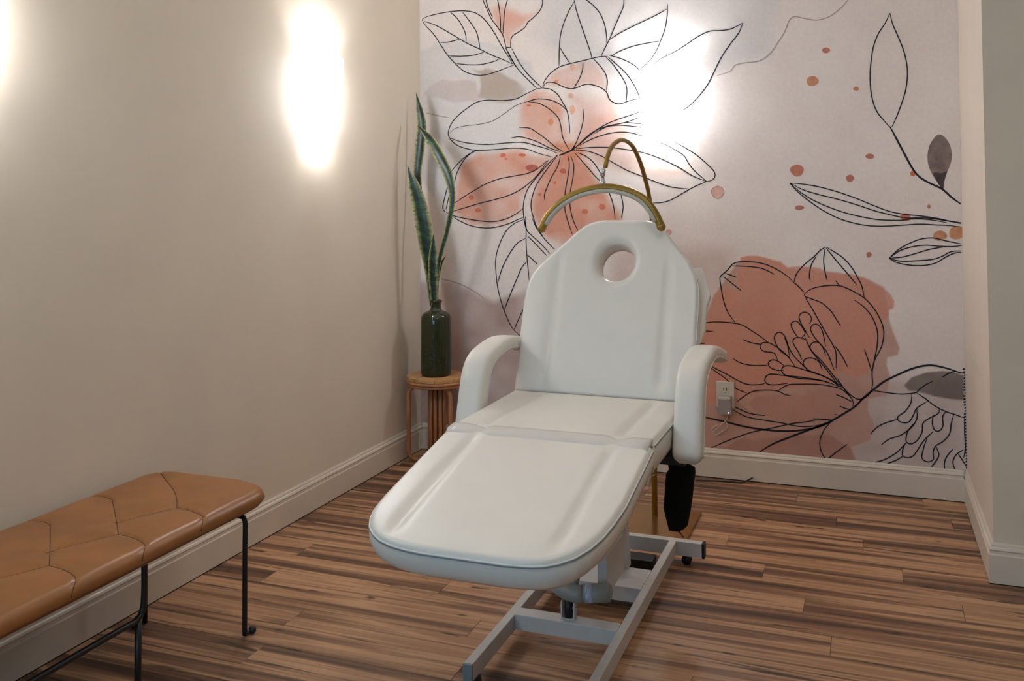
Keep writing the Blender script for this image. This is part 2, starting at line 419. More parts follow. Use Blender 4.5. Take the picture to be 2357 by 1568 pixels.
def piping(lp, nr, frame, of, h, r, name, m, parent, every=1):
    pts = [frame(x, d, h) for x, d in (lp+nr*of)[::every]]
    keep = [pts[0]]
    for p in pts[1:]:
        if np.linalg.norm(p-keep[-1]) > 0.006: keep.append(p)
    if np.linalg.norm(keep[0]-keep[-1]) < 0.004: keep.pop()
    o = MB().tube(keep, r, 6, closed=True).obj(name, m, parent)
    return o, keep

# ================================================================== TREATMENT BED
XC = 1.3525
bed = thing('treatment_bed', (XC, -1.6, 0), 'white vinyl adjustable facial treatment bed with face hole and padded armrests', 'treatment bed')
def groove(X, Dm, e):
    g = np.zeros_like(X)
    for s in (-1, 1): g -= 0.011*np.exp(-((X-s*0.197)/0.016)**2)
    return g*np.clip((e-0.012)/0.05, 0, 1)
SIDE = lambda t: [(0.003, -0.03), (0.003, -t*0.62), (-0.004, -t+0.018), (-0.018, -t+0.003), (-0.045, -t)]
# seat
fr_seat = fmat((XC, -1.935, 0.648), (1, 0, 0), (0, 1, 0), (0, 0, 1))
hw = [(0, 0.2925), (0.5, 0.2925)]
me, lp, nr = cushion_mesh('seat_cushion', hw, hw, 0, 0.5, fr_seat, 0.012, 0.006, SIDE(0.10), groove)
seat = link_mesh('seat_cushion', me, MT['vinyl'], bed)
piping(lp, nr, fr_seat, 0.0005, -0.012, 0.0024, 'piping', MT['vinyl_pipe'], seat)
piping(lp, nr, fr_seat, 0.0020, -0.0156, 0.0011, 'seam', MT['seam'], seat)
# leg rest, sloping down towards the foot
kx = 0.195; q = math.hypot(1, kx)
fr_leg = fmat((XC, -1.962, 0.643), (1, 0, 0), (0, -1/q, -kx/q), (0, -kx/q, 1/q))
ol = [(0, 0.296), (0.38, 0.295), (0.44, 0.291), (0.48, 0.281), (0.515, 0.264), (0.542, 0.240), (0.562, 0.212), (0.576, 0.178), (0.584, 0.14), (0.588, 0.10)]
orr = [(0, 0.296), (0.30, 0.294), (0.38, 0.286), (0.44, 0.276), (0.49, 0.260), (0.53, 0.238), (0.556, 0.212), (0.572, 0.186), (0.582, 0.155), (0.588, 0.10)]
me, lp, nr = cushion_mesh('leg_cushion', ol, orr, 0, 0.588, fr_leg, 0.012, 0.006, [(0.003, -0.028), (0.003, -0.046), (-0.004, -0.064), (-0.018, -0.078), (-0.05, -0.084)], groove, nd=90)
leg = link_mesh('leg_cushion', me, MT['vinyl'], bed)
piping(lp, nr, fr_leg, 0.0005, -0.012, 0.0024, 'piping', MT['vinyl_pipe'], leg)
piping(lp, nr, fr_leg, 0.0020, -0.0156, 0.0011, 'seam', MT['seam'], leg)
# hinge flap joining seat and leg rest
xs = np.linspace(-0.288, 0.288, 25); vs = []; fs = []
for i, x in enumerate(xs):
    gz = -0.010*math.exp(-((abs(x)-0.197)/0.02)**2)
    for (dy, dz) in ((-1.995, 0.6345), (-1.978, 0.6455), (-1.962, 0.6475), (-1.945, 0.6500), (-1.925, 0.6495), (-1.925, 0.640), (-1.962, 0.634), (-1.995, 0.626)):
        vs.append((XC+x, dy, dz+gz+0.0025))
for i in range(len(xs)-1):
    for k in range(8): fs.append((i*8+k, i*8+(k+1) % 8, (i+1)*8+(k+1) % 8, (i+1)*8+k))
fs += [tuple(range(8)), tuple(range((len(xs)-1)*8, len(xs)*8))]
MB().add(vs, fs).obj('hinge_flap', MT['flap'], bed, label='pale grey hinge strip')
# backrest with face hole
mb_ = 0.45; q = math.hypot(1, mb_)
BD = np.array((0, mb_/q, 1/q)); BN = np.array((0, -1/q, mb_/q))
fr_back = fmat((XC, -1.415, 0.66), (1, 0, 0), BD, BN)
bl = [(-0.02, 0.296), (0.16, 0.303), (0.30, 0.307), (0.36, 0.303), (0.40, 0.290), (0.433, 0.268), (0.492, 0.212), (0.567, 0.140), (0.59, 0.112), (0.602, 0.082), (0.608, 0.055)]
br = [(-0.02, 0.296), (0.16, 0.302), (0.30, 0.303), (0.368, 0.300), (0.405, 0.290), (0.46, 0.262), (0.506, 0.223), (0.57, 0.174), (0.592, 0.152), (0.603, 0.130), (0.608, 0.105)]
HX, HD, HRX, HRD = 0.010, 0.452, 0.064, 0.070
def back_extra(X, Dm, e):
    g = groove(X, Dm, e)*np.clip((0.52-Dm)/0.1, 0, 1)
    rr = np.hypot((X-HX)/HRX, (Dm-HD)/HRD); k = np.clip((1.45-rr)/0.45, 0, 1)
    return g-0.022*k*k
me2, lp, nr = cushion_mesh('backrest_cushion', bl, br, -0.02, 0.608, fr_back, 0.012, 0.008, SIDE(0.085), back_extra, nx=80, nd=110, hole=(HX, HD, HRX, HRD))
back = link_mesh('backrest_cushion', me2, MT['vinyl'], bed)
piping(lp, nr, fr_back, 0.0005, -0.012, 0.0024, 'piping', MT['vinyl_pipe'], back)
piping(lp, nr, fr_back, 0.0020, -0.0156, 0.0011, 'seam', MT['seam'], back)
# loose fold of the cover hanging behind the right edge of the backrest
fold = [(0.24, 0.462), (0.292, 0.470), (0.302, 0.448), (0.320, 0.395), (0.329, 0.37), (0.318, 0.33), (0.315, 0.25), (0.300, 0.205), (0.28, 0.18), (0.23, 0.20), (0.23, 0.40)]
fv = [fr_back(x, d, -0.088-0.02*math.sin(d*30)*0.3) for x, d in fold]+[fr_back(x, d, -0.112-0.006*math.sin(d*30)) for x, d in fold]
nf = len(fold)
MB().add(fv, [tuple(range(nf)), tuple(range(nf, 2*nf))[::-1]]+[(i, (i+1) % nf, nf+(i+1) % nf, nf+i) for i in range(nf)]).obj('cover_fold', MT['vinyl'], back, 0.003, 2)
# support board behind the backrest and below the seat
bw = MB()
bp = [(-0.22, 0.0), (0.22, 0.0), (0.22, 0.34), (-0.22, 0.34)]
bw.add([fr_back(x, d, h) for h in (-0.086, -0.105) for x, d in bp], [(0, 1, 2, 3), (7, 6, 5, 4), (0, 4, 5, 1), (1, 5, 6, 2), (2, 6, 7, 3), (3, 7, 4, 0)], False)
bw.obj('back_board', MT['white_metal'], bed)
box('seat_frame', (XC-0.2, -1.90, 0.50), (XC+0.2, -1.46, 0.546), MT['white_metal'], bed, 0.004)

# armrests: padded, rising from the seat side, bending back
def armrest(side):
    x0 = XC+side*0.3405
    path = catmull([(-1.716, 0.535), (-1.693, 0.61), (-1.667, 0.69), (-1.648, 0.737), (-1.615, 0.770), (-1.56, 0.789), (-1.49, 0.800), (-1.42, 0.802), (-1.32, 0.789), (-1.22, 0.766), (-1.15, 0.749)], 0.010)
    n = len(path); hwid, hth = 0.042, 0.034; ns = 28
    vs = []; fs = []
    sgm = np.concatenate([[0], np.cumsum(np.linalg.norm(np.diff(path, axis=0), axis=1))]); Ltot = sgm[-1]
    for i in range(n):
        t = path[min(i+1, n-1)]-path[max(i-1, 0)]; t /= np.linalg.norm(t); nn = np.array([-t[1], t[0]])   # outward (front/up)
        if nn[0] > 0 and i < n//3: nn = nn
        e = min(sgm[i], Ltot-sgm[i]); k = math.sqrt(max(1-(1-min(e/0.03, 1))**2, 0.04))
        tap = 1.0-0.12*max(0, (sgm[i]/Ltot-0.6)); hth = np.interp(sgm[i]/Ltot, [0, 0.26, 0.36, 0.46, 1], [0.037, 0.037, 0.029, 0.0225, 0.024])
        for a in range(ns):
            th = 2*math.pi*a/ns; ca, sa = math.cos(th), math.sin(th)
            sx = math.copysign(abs(ca)**0.55, ca)*hwid*(0.45+0.55*k)*tap; sn = math.copysign(abs(sa)**0.55, sa)*hth*k
            vs.append((x0+sx, path[i][0]+nn[0]*sn, path[i][1]+nn[1]*sn))
    for i in range(n-1):
        for a in range(ns): fs.append((i*ns+a, i*ns+(a+1) % ns, (i+1)*ns+(a+1) % ns, (i+1)*ns+a))
    fs += [tuple(range(ns)), tuple(range((n-1)*ns, n*ns))]
    arm = MB().add(vs, fs).obj('armrest', MT['vinyl'], bed, label='white padded armrest')
    # seam piping along the inner and outer faces
    for sd in (-1, 1):
        pts = []
        for i in range(2, n-2):
            t = path[i+1]-path[i-1]; t /= np.linalg.norm(t); nn = np.array([-t[1], t[0]])
            tap = 1.0-0.12*max(0, (sgm[i]/Ltot-0.6)); hth = np.interp(sgm[i]/Ltot, [0, 0.26, 0.36, 0.46, 1], [0.037, 0.037, 0.029, 0.0225, 0.024])
            pts.append((x0+sd*hwid*0.985*tap, path[i][0]-nn[0]*hth*0.55, path[i][1]-nn[1]*hth*0.55))
        MB().tube(pts, 0.0022, 6).obj('seam', MT['vinyl_pipe'], arm)
    # bracket to the seat frame
    xa, xb = sorted((XC+side*0.19, XC+side*0.335))
    MB().box((xa, -1.67, 0.513), (xb-0.01, -1.44, 0.54)).obj('arm_bracket', MT['black'], bed, 0.003)
armrest(-1); armrest(1)

# base frame: two long rails, cross bars, feet, lift column and motor
def rail(x, y0, y1, name='base_rail'):
    r_ = box(name, (x-0.0125, y0, 0.034), (x+0.0125, y1, 0.080), MT['white_metal'], bed, 0.002)
    box('end_cap', (x-0.0135, y0-0.008, 0.033), (x+0.0135, y0, 0.081), MT['grey_plastic'], r_, 0.003, 'grey plastic end cap')
    return r_
for xx in (1.189, 1.5205): 
    rail(xx, -2.125, -1.075)
    f = MB().lathe([(0.012, 0.034), (0.017, 0.030), (0.021, 0.012), (0.019, 0.0), (0.004, 0.0)], (xx, -2.085, 0), 18, True).obj('foot', MT['black'], bed, label='black rubber foot')
rb = box('rear_bar', (1.083, -1.075, 0.030), (1.622, -1.045, 0.080), MT['white_metal'], bed, 0.002)
for xx, s in ((1.083, -1), (1.622, 1)):
    a, b = sorted((xx, xx+s*0.010)); box('end_cap', (a, -1.077, 0.029), (b, -1.043, 0.081), MT['black'], rb, 0.003, 'black plastic end cap')
    MB().tube([(xx-s*0.055, -1.072, 0.017), (xx-s*0.055, -1.048, 0.017)], 0.017, 18).obj('caster', MT['black'], bed, label='black caster wheel')
box('cross_bar', (1.2015, -1.818, 0.038), (1.508, -1.768, 0.082), MT['white_metal'], bed, 0.002)
box('cross_bar', (1.2015, -1.520, 0.036), (1.508, -1.362, 0.081), MT['white_metal'], bed, 0.002)
# lift posts and scissor links under the seat
for x in (1.29, 1.415):
    MB().add([(x-0.018, -1.375, 0.08), (x+0.018, -1.375, 0.08), (x+0.018, -1.335, 0.08), (x-0.018, -1.335, 0.08), (x-0.018, -1.46, 0.505), (x+0.018, -1.46, 0.505), (x+0.018, -1.42, 0.505), (x-0.018, -1.42, 0.505)],
             [(0, 3, 2, 1), (4, 5, 6, 7), (0, 1, 5, 4), (1, 2, 6, 5), (2, 3, 7, 6), (3, 0, 4, 7)], False).obj('lift_post', MT['white_metal'], bed, 0.002)
    MB().tube([(x-0.022, -1.40, 0.236), (x+0.022, -1.40, 0.236)], 0.006, 10).obj('pivot_bolt', MT['chrome'], bed)
# actuator: clevis on the front cross bar, black rod end, grey gear housing, motor with sticker
cl = MB().box((1.338, -1.800, 0.0825), (1.3415, -1.776, 0.132)).box((1.3755, -1.800, 0.0825), (1.379, -1.776, 0.132)).box((1.3415, -1.800, 0.0825), (1.3755, -1.776, 0.0855)).obj('clevis', MT['white_metal'], bed)
MB().tube([(1.3585, -1.788, 0.0865), (1.3585, -1.788, 0.135)], 0.0125, 12).obj('rod_end', MT['black'], bed)
MB().tube([(1.332, -1.788, 0.112), (1.385, -1.788, 0.112)], 0.004, 8).obj('clevis_pin', MT['chrome'], bed)
ah = MB(); ah.tube([(1.30, -1.775, 0.162), (1.325, -1.78, 0.157), (1.36, -1.785, 0.153), (1.385, -1.785, 0.153), (1.40, -1.782, 0.155)], [0.010, 0.018, 0.024, 0.025, 0.024], 20)
ah.obj('gear_housing', MT['grey_motor'], bed)
mt_ = MB().tube([(1.40, -1.78, 0.155), (1.402, -1.78, 0.155), (1.475, -1.765, 0.162), (1.478, -1.765, 0.162)], [0.020, 0.026, 0.026, 0.021], 24).obj('motor', MT['grey_motor'], bed)
MB().tube([(1.408, -1.7788, 0.1556), (1.428, -1.7747, 0.1575)], 0.0264, 24).obj('sticker', MT['sticker'], mt_, label='silver rating sticker')
MB().tube([(1.36, -1.77, 0.165), (1.37, -1.62, 0.30), (1.375, -1.50, 0.42), (1.378, -1.46, 0.50)], 0.019, 16).obj('actuator_tube', MT['grey_motor'], bed)
MB().box((1.42, -1.70, 0.12), (1.45, -1.50, 0.24)).obj('side_plate', MT['white_metal'], bed, 0.003)
cb = MB().box((1.37, -1.19, 0.0), (1.472, -1.12, 0.042)).obj('control_box', MT['black'], bed, 0.004)
MB().tube(catmull([(1.47, -1.15, 0.01), (1.492, -1.17, 0.006), (1.485, -1.21, 0.006), (1.43, -1.225, 0.006), (1.395, -1.20, 0.006)], 0.01), 0.0035, 8).obj('power_lead', MT['black'], cb)

# black pouch hanging under the right armrest
PY = -1.47
pch = thing('hanging_pouch', (1.70, -1.60, 0.34), 'black cloth pouch hanging below the right armrest of the white bed', 'pouch')
po = [(1546, 1036), (1560, 1030), (1584, 1030), (1590, 1046), (1590, 1070), (1600, 1076), (1601, 1088), (1598, 1110), (1595, 1140), (1590, 1175), (1583, 1210), (1572, 1220), (1560, 1225), (1540, 1222), (1535, 1203), (1527, 1170), (1530, 1130), (1533, 1090), (1540, 1080), (1537, 1060)]
pv = []; npo = len(po)
# a soft flattened body: outline in a plane facing the room, rounded front and back
cpo = np.mean([on_y(u, v, PY) for u, v in po], 0)
rings = [(0.35, -0.026), (0.75, -0.022), (0.94, -0.012), (1.0, 0.0), (0.94, 0.012), (0.75, 0.022), (0.35, 0.026)]
pts = [on_y(u, v, PY) for u, v in po]
for k, dy in rings:
    for p in pts: pv.append((cpo[0]+(p[0]-cpo[0])*k, PY+dy, cpo[2]+(p[2]-cpo[2])*(0.3+0.7*k if k < 1 else 1)))
pf = [tuple(range(npo)), tuple(range((len(rings)-1)*npo, len(rings)*npo))]
for i in range(len(rings)-1):
    for k in range(npo): pf.append((i*npo+k, i*npo+(k+1) % npo, (i+1)*npo+(k+1) % npo, (i+1)*npo+k))
MB().add(pv, pf).obj('pouch_body', MT['black_cloth'], pch)
a_, b_, c_ = [on_y(u, v, PY) for u, v in ((1562, 1222), (1568, 1231), (1573, 1237))]
MB().tube([a_, b_, c_], [0.003, 0.002, 0.003], 8).obj('drawstring', MT['leather_dark'], pch)
MB().tube([(cpo[0]-0.005, PY, pts[1][2]-0.02), (cpo[0]-0.008, PY, pts[1][2]+0.004), (cpo[0]-0.01, PY, 0.514)], 0.008, 8).obj('hanging_loop', MT['black_cloth'], pch)

# ================================================================== HALF-MOON LAMP
lamp = thing('half_moon_lamp', (1.36, -0.63, 0), 'gold half-moon beauty lamp on a gooseneck stand behind the white bed', 'lamp')
MB().box((1.25, -0.86, 0.0), (1.53, -0.52, 0.012)).obj('base_plate', MT['gold_plate'], lamp, 0.003, label='flat gold base plate')
MB().tube([(1.36, -0.63, 0.012), (1.36, -0.63, 1.20)], 0.0115, 14).obj('pole', MT['gold'], lamp)
MB().tube([(1.36, -0.63, 0.45), (1.36, -0.63, 0.50)], 0.017, 14).obj('collar', MT['gold'], lamp)
gp = [(1500, 505, -.63), (1498, 480, -.65), (1493, 445, -.70), (1484, 408, -.77), (1471, 367, -.86), (1454, 334, -.95), (1432, 322, -1.05), (1411, 334, -1.13), (1399, 358, -1.19), (1393, 385, -1.215)]
MB().tube(catmull([on_y(*g) for g in gp], 0.012), 0.0085, 12).obj('gooseneck', MT['gold'], lamp)
ap = [(1247, 526), (1262, 497), (1290, 468), (1332, 444), (1386, 432), (1436, 437), (1478, 456), (1505, 487), (1522, 522)]
arc = catmull([on_y(u, v, -1.222) for u, v in ap], 0.012)
arc_o = MB().tube(arc, 0.0145, 14).obj('light_arc', MT['gold'], lamp)
cen = arc.mean(0)-np.array([0, 0, 0.15])
ins = np.array([p+(cen-p)/np.linalg.norm(cen-p)*0.0105+np.array([0, -0.006, 0]) for p in arc[2:-2]])
MB().tube(ins, 0.0095, 10).obj('diffuser', MT['led'], arc_o, label='pale diffuser strip on the inner curve')
for p in (arc[0], arc[-1]): MB().sphere(p, 0.016, 12, 8).obj('end_cap', MT['gold'], arc_o)
j0, j1, j2 = [on_y(u, v, -1.218) for u, v in ((1389, 388), (1387, 406), (1388, 430))]
jt = MB().tube([j0, j1], 0.009, 14).obj('joint', MT['chrome'], lamp)
MB().tube([j1, (np.array(j1)+j2)/2, j2], [0.005, 0.009, 0.012], 12).obj('swivel', MT['chrome'], jt)

# ================================================================== BENCH
bench = thing('bench', (0.265, -2.6, 0), 'tan leather bench with stitched cushion and black metal rod legs', 'bench')
fr_b = fmat((0.262, -1.962, 0.432), (1, 0, 0), (0, -1, 0), (0, 0, 1))
LB = 1.50
seams = []
for k in range(7):
    o = 0.293+k*0.22-0.0
    n1 = (0.092, o); m1 = (-0.135, o-0.235 if k == 0 else o-0.215)
    seams.append([(0.238, o+0.075), (0.21, o+0.035), (0.15, o+0.008), n1])
    if k == 0: seams.append([n1, (0.05, o-0.05), (-0.02, o-0.12), (-0.12, o-0.20), (-0.20, o-0.262)])
    else: seams.append([n1, (0.03, o-0.06), (-0.06, o-0.145), m1]); seams.append([m1, (-0.18, o-0.225), (-0.235, o-0.20)])
    seams.append([n1, (0.07, o+0.05), (0.04, o+0.11), (0.02, o+0.165)])
seams = [catmull(s, 0.02) for s in seams]
def tuft(X, Dm, e):
    d = np.full(X.shape, 1e9)
    for s in seams: d = np.minimum(d, seg_dist(X, Dm, s))
    return -0.0035*np.exp(-(d/0.005)**2)-0.0045*np.exp(-(d/0.035)**2)*np.clip((e-0.01)/0.07, 0, 1)
right = [(0, 0.095), (0.006, 0.125), (0.02, 0.168), (0.038, 0.20), (0.06, 0.220), (0.09, 0.232), (0.13, 0.237), (LB, 0.238)]
left = [(0, 0.16), (0.01, 0.19), (0.03, 0.215), (0.07, 0.232), (LB, 0.236)]
me, lp, nr = cushion_mesh('seat_cushion', left, right, 0, LB, fr_b, 0.028, 0.006, [(-0.004, -0.036), (-0.018, -0.045), (-0.042, -0.050), (-0.062, -0.051)], tuft, nx=110, nd=330)
bc = link_mesh('seat_cushion', me, MT['leather'], bench)
piping(lp, nr, fr_b, -0.014, -0.0435, 0.0026, 'welt', MT['leather'], bc)
th = MB()
for s in seams:
    e = seg_dist(s[:, 0], s[:, 1], lp, True)
    hh = -0.028+np.sqrt(np.maximum(0.028**2-(0.028-np.clip(e, 0, 0.028))**2, 0))+0.006*(1-np.exp(-e/0.05))-0.0032-0.0045*np.clip((e-0.01)/0.07, 0, 1)
    th.tube([fr_b(x, d, h) for (x, d), h in zip(s, hh)], 0.0011, 5)
th.obj('stitching', MT['thread'], bc, label='dark stitched seams')
box('seat_board', (0.085, -3.38, 0.3605), (0.436, -2.03, 0.3815), MT['leather_dark'], bench, 0.002)
def rod(name, pts, r=0.0075): return MB().tube(pts, r, 12).obj(name, MT['black_metal'], bench)
fx, fy = 0.441, -2.062
l1 = rod('leg', catmull([(fx-0.045, fy, 0.354), (fx-0.012, fy, 0.353), (fx, fy, 0.338), (fx, fy, 0.25), (fx, fy, 0.12), (fx, fy, 0.008)], 0.01))
MB().sphere((fx+0.006, fy+0.028, 0.012), 0.012).tube([(fx, fy, 0.009), (fx+0.005, fy+0.026, 0.011)], 0.006, 8).obj('foot', MT['black_metal'], l1)
l2 = rod('leg', [(0.105, -2.100, 0.36), (0.105, -2.100, 0.2), (0.105, -2.100, 0.008)])
MB().sphere((0.088, -2.128, 0.013), 0.013).tube([(0.105, -2.10, 0.009), (0.09, -2.126, 0.011)], 0.006, 8).obj('foot', MT['black_metal'], l2)
hx, hy = 0.424, -2.458
zb = float(on_x(322, 1424, hx)[2])
rod('stretcher', catmull([(hx, hy, 0.3605), (hx, hy, zb+0.06), (hx, hy-0.006, zb+0.018), (hx, hy-0.03, zb), (hx, hy-0.12, zb), (hx, hy-0.6, zb), (hx, hy-0.88, zb)], 0.012), 0.0078)
l3 = rod('leg', [(hx-0.006, hy-0.014, zb+0.004), (hx-0.006, hy-0.014, 0.1), (hx-0.006, hy-0.014, 0.008)], 0.0088)
MB().sphere((hx-0.006, hy+0.012, 0.013), 0.013).obj('foot', MT['black_metal'], l3)
l4 = rod('leg', [(0.105, -3.30, 0.36), (0.105, -3.30, 0.008)]); l5 = rod('leg', [(hx, -3.30, 0.36), (hx, -3.30, 0.008)])
MB().sphere((0.088, -3.3, 0.013), 0.013).obj('foot', MT['black_metal'], l4); MB().sphere((hx+0.01, -3.3, 0.013), 0.013).obj('foot', MT['black_metal'], l5)

# ================================================================== STOOL, BOTTLE, PLANT
sx, sy, sz = 0.186, -0.196, 0.424
stool = thing('rattan_stool', (sx, sy, 0), 'small round honey rattan stool in the corner under the green bottle', 'stool')
# top of three boards
RT = 0.148
for (c0, c1) in ((-1.0, -0.36), (-0.345, 0.345), (0.36, 1.0)):
    a = np.linspace(0, 2*np.pi, 73)[:-1]; pl = [(math.cos(t), math.sin(t)) for t in a]
    poly = []
    xs_ = np.linspace(c0, c1, 16)
    poly = [(x*RT, math.sqrt(max(1-x*x, 0))*RT) for x in xs_]+[(x*RT, -math.sqrt(max(1-x*x, 0))*RT) for x in xs_[::-1]]
    uq = [poly[0]]
    for p in poly[1:]:
        if math.hypot(p[0]-uq[-1][0], p[1]-uq[-1][1]) > 1e-5: uq.append(p)
    if math.hypot(uq[0][0]-uq[-1][0], uq[0][1]-uq[-1][1]) < 1e-5: uq.pop()
    MB().prism([(sx+p[0], sy+p[1]) for p in uq], 'z', sz-0.017, sz).obj('top_board', MT['stool_top'], stool, 0.0025)
ring = lambda r, z, n=56: [(sx+r*math.cos(2*math.pi*k/n), sy+r*math.sin(2*math.pi*k/n), z) for k in range(n)]
MB().tube(ring(0.145, sz-0.0255), 0.0085, 10, closed=True).obj('rim_cane', MT['rattan'], stool)
MB().tube(ring(0.141, sz-0.040), 0.0075, 10, closed=True).obj('rim_cane', MT['rattan'], stool)
zt = sz-0.054; rc = 0.042
for k in range(4):
    a = YAW+math.radians((180, -58, 20, 96)[k])
    ex, ey = math.cos(a), math.sin(a)
    P2 = [(0.05, zt), (0.09, zt)]+[(0.14-rc+rc*math.sin(t), zt-rc+rc*math.cos(t)) for t in np.linspace(0, math.pi/2, 8)]+[(0.14, 0.25), (0.14, 0.15)]+[(0.14-rc+rc*math.cos(t), 0.011+rc-rc*math.sin(t)) for t in np.linspace(0, math.pi/2, 8)]+[(0.08, 0.011), (0.05, 0.011)]
    MB().tube([(sx+ex*r, sy+ey*r, z) for r, z in P2], 0.0108, 10).obj('cane_loop', MT['rattan'], stool)
for k in range(9):
    a = 2*math.pi*k/9
    MB().tube([(sx+0.036*math.cos(a), sy+0.036*math.sin(a), z) for z in (0.0, 0.2, sz-0.019)], 0.0098, 8).obj('centre_cane', MT['rattan'], stool)
MB().tube([(sx, sy, 0.0), (sx, sy, sz-0.019)], 0.027, 12).obj('core', MT['leather_dark'], stool)

bx, by = 0.183, -0.200
bottle = thing('glass_bottle', (bx, by, sz), 'dark green glass bottle holding pebbles, standing on the rattan stool', 'bottle')
BPf = [(0.002, 0.001), (0.066, 0.001), (0.074, 0.006), (0.0755, 0.02), (0.0758, 0.15), (0.0755, 0.268), (0.073, 0.285), (0.066, 0.299), (0.052, 0.309), (0.036, 0.314), (0.028, 0.321), (0.0255, 0.332), (0.0255, 0.352), (0.030, 0.356), (0.031, 0.362), (0.030, 0.367), (0.025, 0.369)]
inn = [(r-0.0035, z+(0.004 if z < 0.01 else 0)) for r, z in BPf[1:-4]][::-1]
inn = [(0.0215, 0.366)]+[(max(r, 0.002), z) for r, z in inn if z < 0.36]+[(0.002, 0.005)]
MB().lathe(BPf+inn, (bx, by, sz), 48, True).obj('bottle_glass', MT['bottle'], bottle)
st = MB(); rs = random.Random(3)
for k in range(240):
    r = 0.064*rs.random()**0.25; a = rs.random()*6.283; z = 0.013+rs.random()*(0.085+0.03*math.sin(3*a))
    st.sphere((bx+r*math.cos(a), by+r*math.sin(a), sz+z), 0.006+0.004*rs.random(), 7, 4, 0.8)
so = st.obj('pebbles', MT['stones'], bottle, label='grey pebbles seen through the glass'); so['kind'] = 'stuff'

plant = thing('snake_plant', (bx, by, sz+0.36), 'snake plant with tall green yellow-edged leaves rising from the green bottle', 'plant')
def leaf(pix, ydep, wid, twist=0.0, dark=1.0, name='leaf', edge=(206, 192, 132), core=(50, 90, 64)):
    """pix: centre line pixels from base to tip; ydep: depth (y) along it; wid: half width in metres along it"""
    n0 = len(pix); P3 = np.array([on_y(u, v, y) for (u, v), y in zip(pix, ydep)])
    C = catmull(P3, 0.012); n = len(C); s = np.linspace(0, 1, n)
    s0 = np.concatenate([[0], np.cumsum(np.linalg.norm(np.diff(P3, axis=0), axis=1))]); s0 /= s0[-1]
    sc = np.concatenate([[0], np.cumsum(np.linalg.norm(np.diff(C, axis=0), axis=1))]); sc /= sc[-1]
    wv = np.interp(sc, s0, wid); NS = [-1, -0.8, -0.45, 0, 0.45, 0.8, 1]
    vs = []; cols = []; fs = []; m = len(NS)
    for layer in (0, 1):
        for i in range(n):
            t = C[min(i+1, n-1)]-C[max(i-1, 0)]; t /= np.linalg.norm(t)
            vdir = CAM-C[i]; vdir /= np.linalg.norm(vdir)
            b = np.cross(t, vdir); b /= np.linalg.norm(b)+1e-9; nn = np.cross(b, t)
            a = twist if not callable(twist) else twist(sc[i])
            bb = b*math.cos(a)+nn*math.sin(a); nb = np.cross(bb, t)
            for q_ in NS:
                th_ = 0.0016*(1-abs(q_)**2)+0.0004
                vs.append(C[i]+bb*q_*wv[i]+nb*(wv[i]*0.35*q_*q_+(th_ if layer == 0 else -th_)))
                k = max(0, (abs(q_)-0.5)/0.5)**0.8; band = 0.8+0.35*math.sin(sc[i]*60+q_*2)*math.sin(sc[i]*23)
                cc = np.array(core)*dark*band*(1-k)+np.array(edge)*k
                cols.append(np.append(lin(np.clip(cc, 5, 250)), 1.0))
    for i in range(n-1):
        for j in range(m-1):
            fs.append((i*m+j, i*m+j+1, (i+1)*m+j+1, (i+1)*m+j)); o_ = n*m; fs.append((o_+i*m+j, o_+(i+1)*m+j, o_+(i+1)*m+j+1, o_+i*m+j+1))
        o_ = n*m
        fs.append((i*m, (i+1)*m, o_+(i+1)*m, o_+i*m)); fs.append((i*m+m-1, o_+i*m+m-1, o_+(i+1)*m+m-1, (i+1)*m+m-1))
    fs.append(tuple(range(m))+tuple(n*m+k for k in range(m))[::-1]); fs.append(tuple((n-1)*m+k for k in range(m))+tuple(n*m+(n-1)*m+k for k in range(m))[::-1])
    mb = MB(); mb.add(vs, fs); me = mb.mesh(name)
    at = me.color_attributes.new('paint', 'FLOAT_COLOR', 'POINT'); at.data.foreach_set('color', np.array(cols).ravel())
    return link_mesh(name, me, MT['leaf'], plant)
# tall back leaf, tip top-left
leaf([(996, 700), (990, 640), (978, 560), (966, 470), (962, 400), (968, 340), (972, 290), (966, 250), (958, 214)], [-.20, -.195, -.18, -.16, -.15, -.145, -.14, -.14, -.14], [.010, .013, .018, .022, .021, .026, .026, .017, .0008], 0.35, 0.8)
# bent leaf: stem sweeps right, folds back up-left
leaf([(1004, 700), (1006, 640), (1014, 590), (1030, 530), (1040, 480), (1041, 440), (1030, 395), (1008, 350), (988, 318), (962, 288)], [-.20, -.21, -.22, -.23, -.235, -.235, -.23, -.22, -.21, -.20], [.008, .011, .012, .013, .014, .018, .026, .028, .022, .0008], 0.35, 0.9)
# broad left leaf with dark mottling
leaf([(994, 705), (990, 640), (982, 570), (975, 520), (964, 465), (952, 425), (938, 382)], [-.205, -.21, -.22, -.23, -.235, -.24, -.24], [.010, .017, .036, .040, .036, .027, .0008], 0.0, 0.85)
leaf([(992, 705), (985, 640), (976, 585), (970, 540), (974, 500)], [-.19, -.185, -.18, -.18, -.18], [.007, .010, .012, .010, .0008], 0.3, 1.1)
# short central leaf
leaf([(1000, 710), (997, 650), (996, 610), (997, 575), (998, 537)], [-.21, -.215, -.22, -.22, -.22], [.014, .022, .023, .018, .0008], 0.0, 0.8)
leaf([(1006, 705), (1008, 650), (1015, 610), (1027, 588)], [-.2, -.2, -.205, -.21], [.006, .008, .008, .0008], 0.5, 1.0)

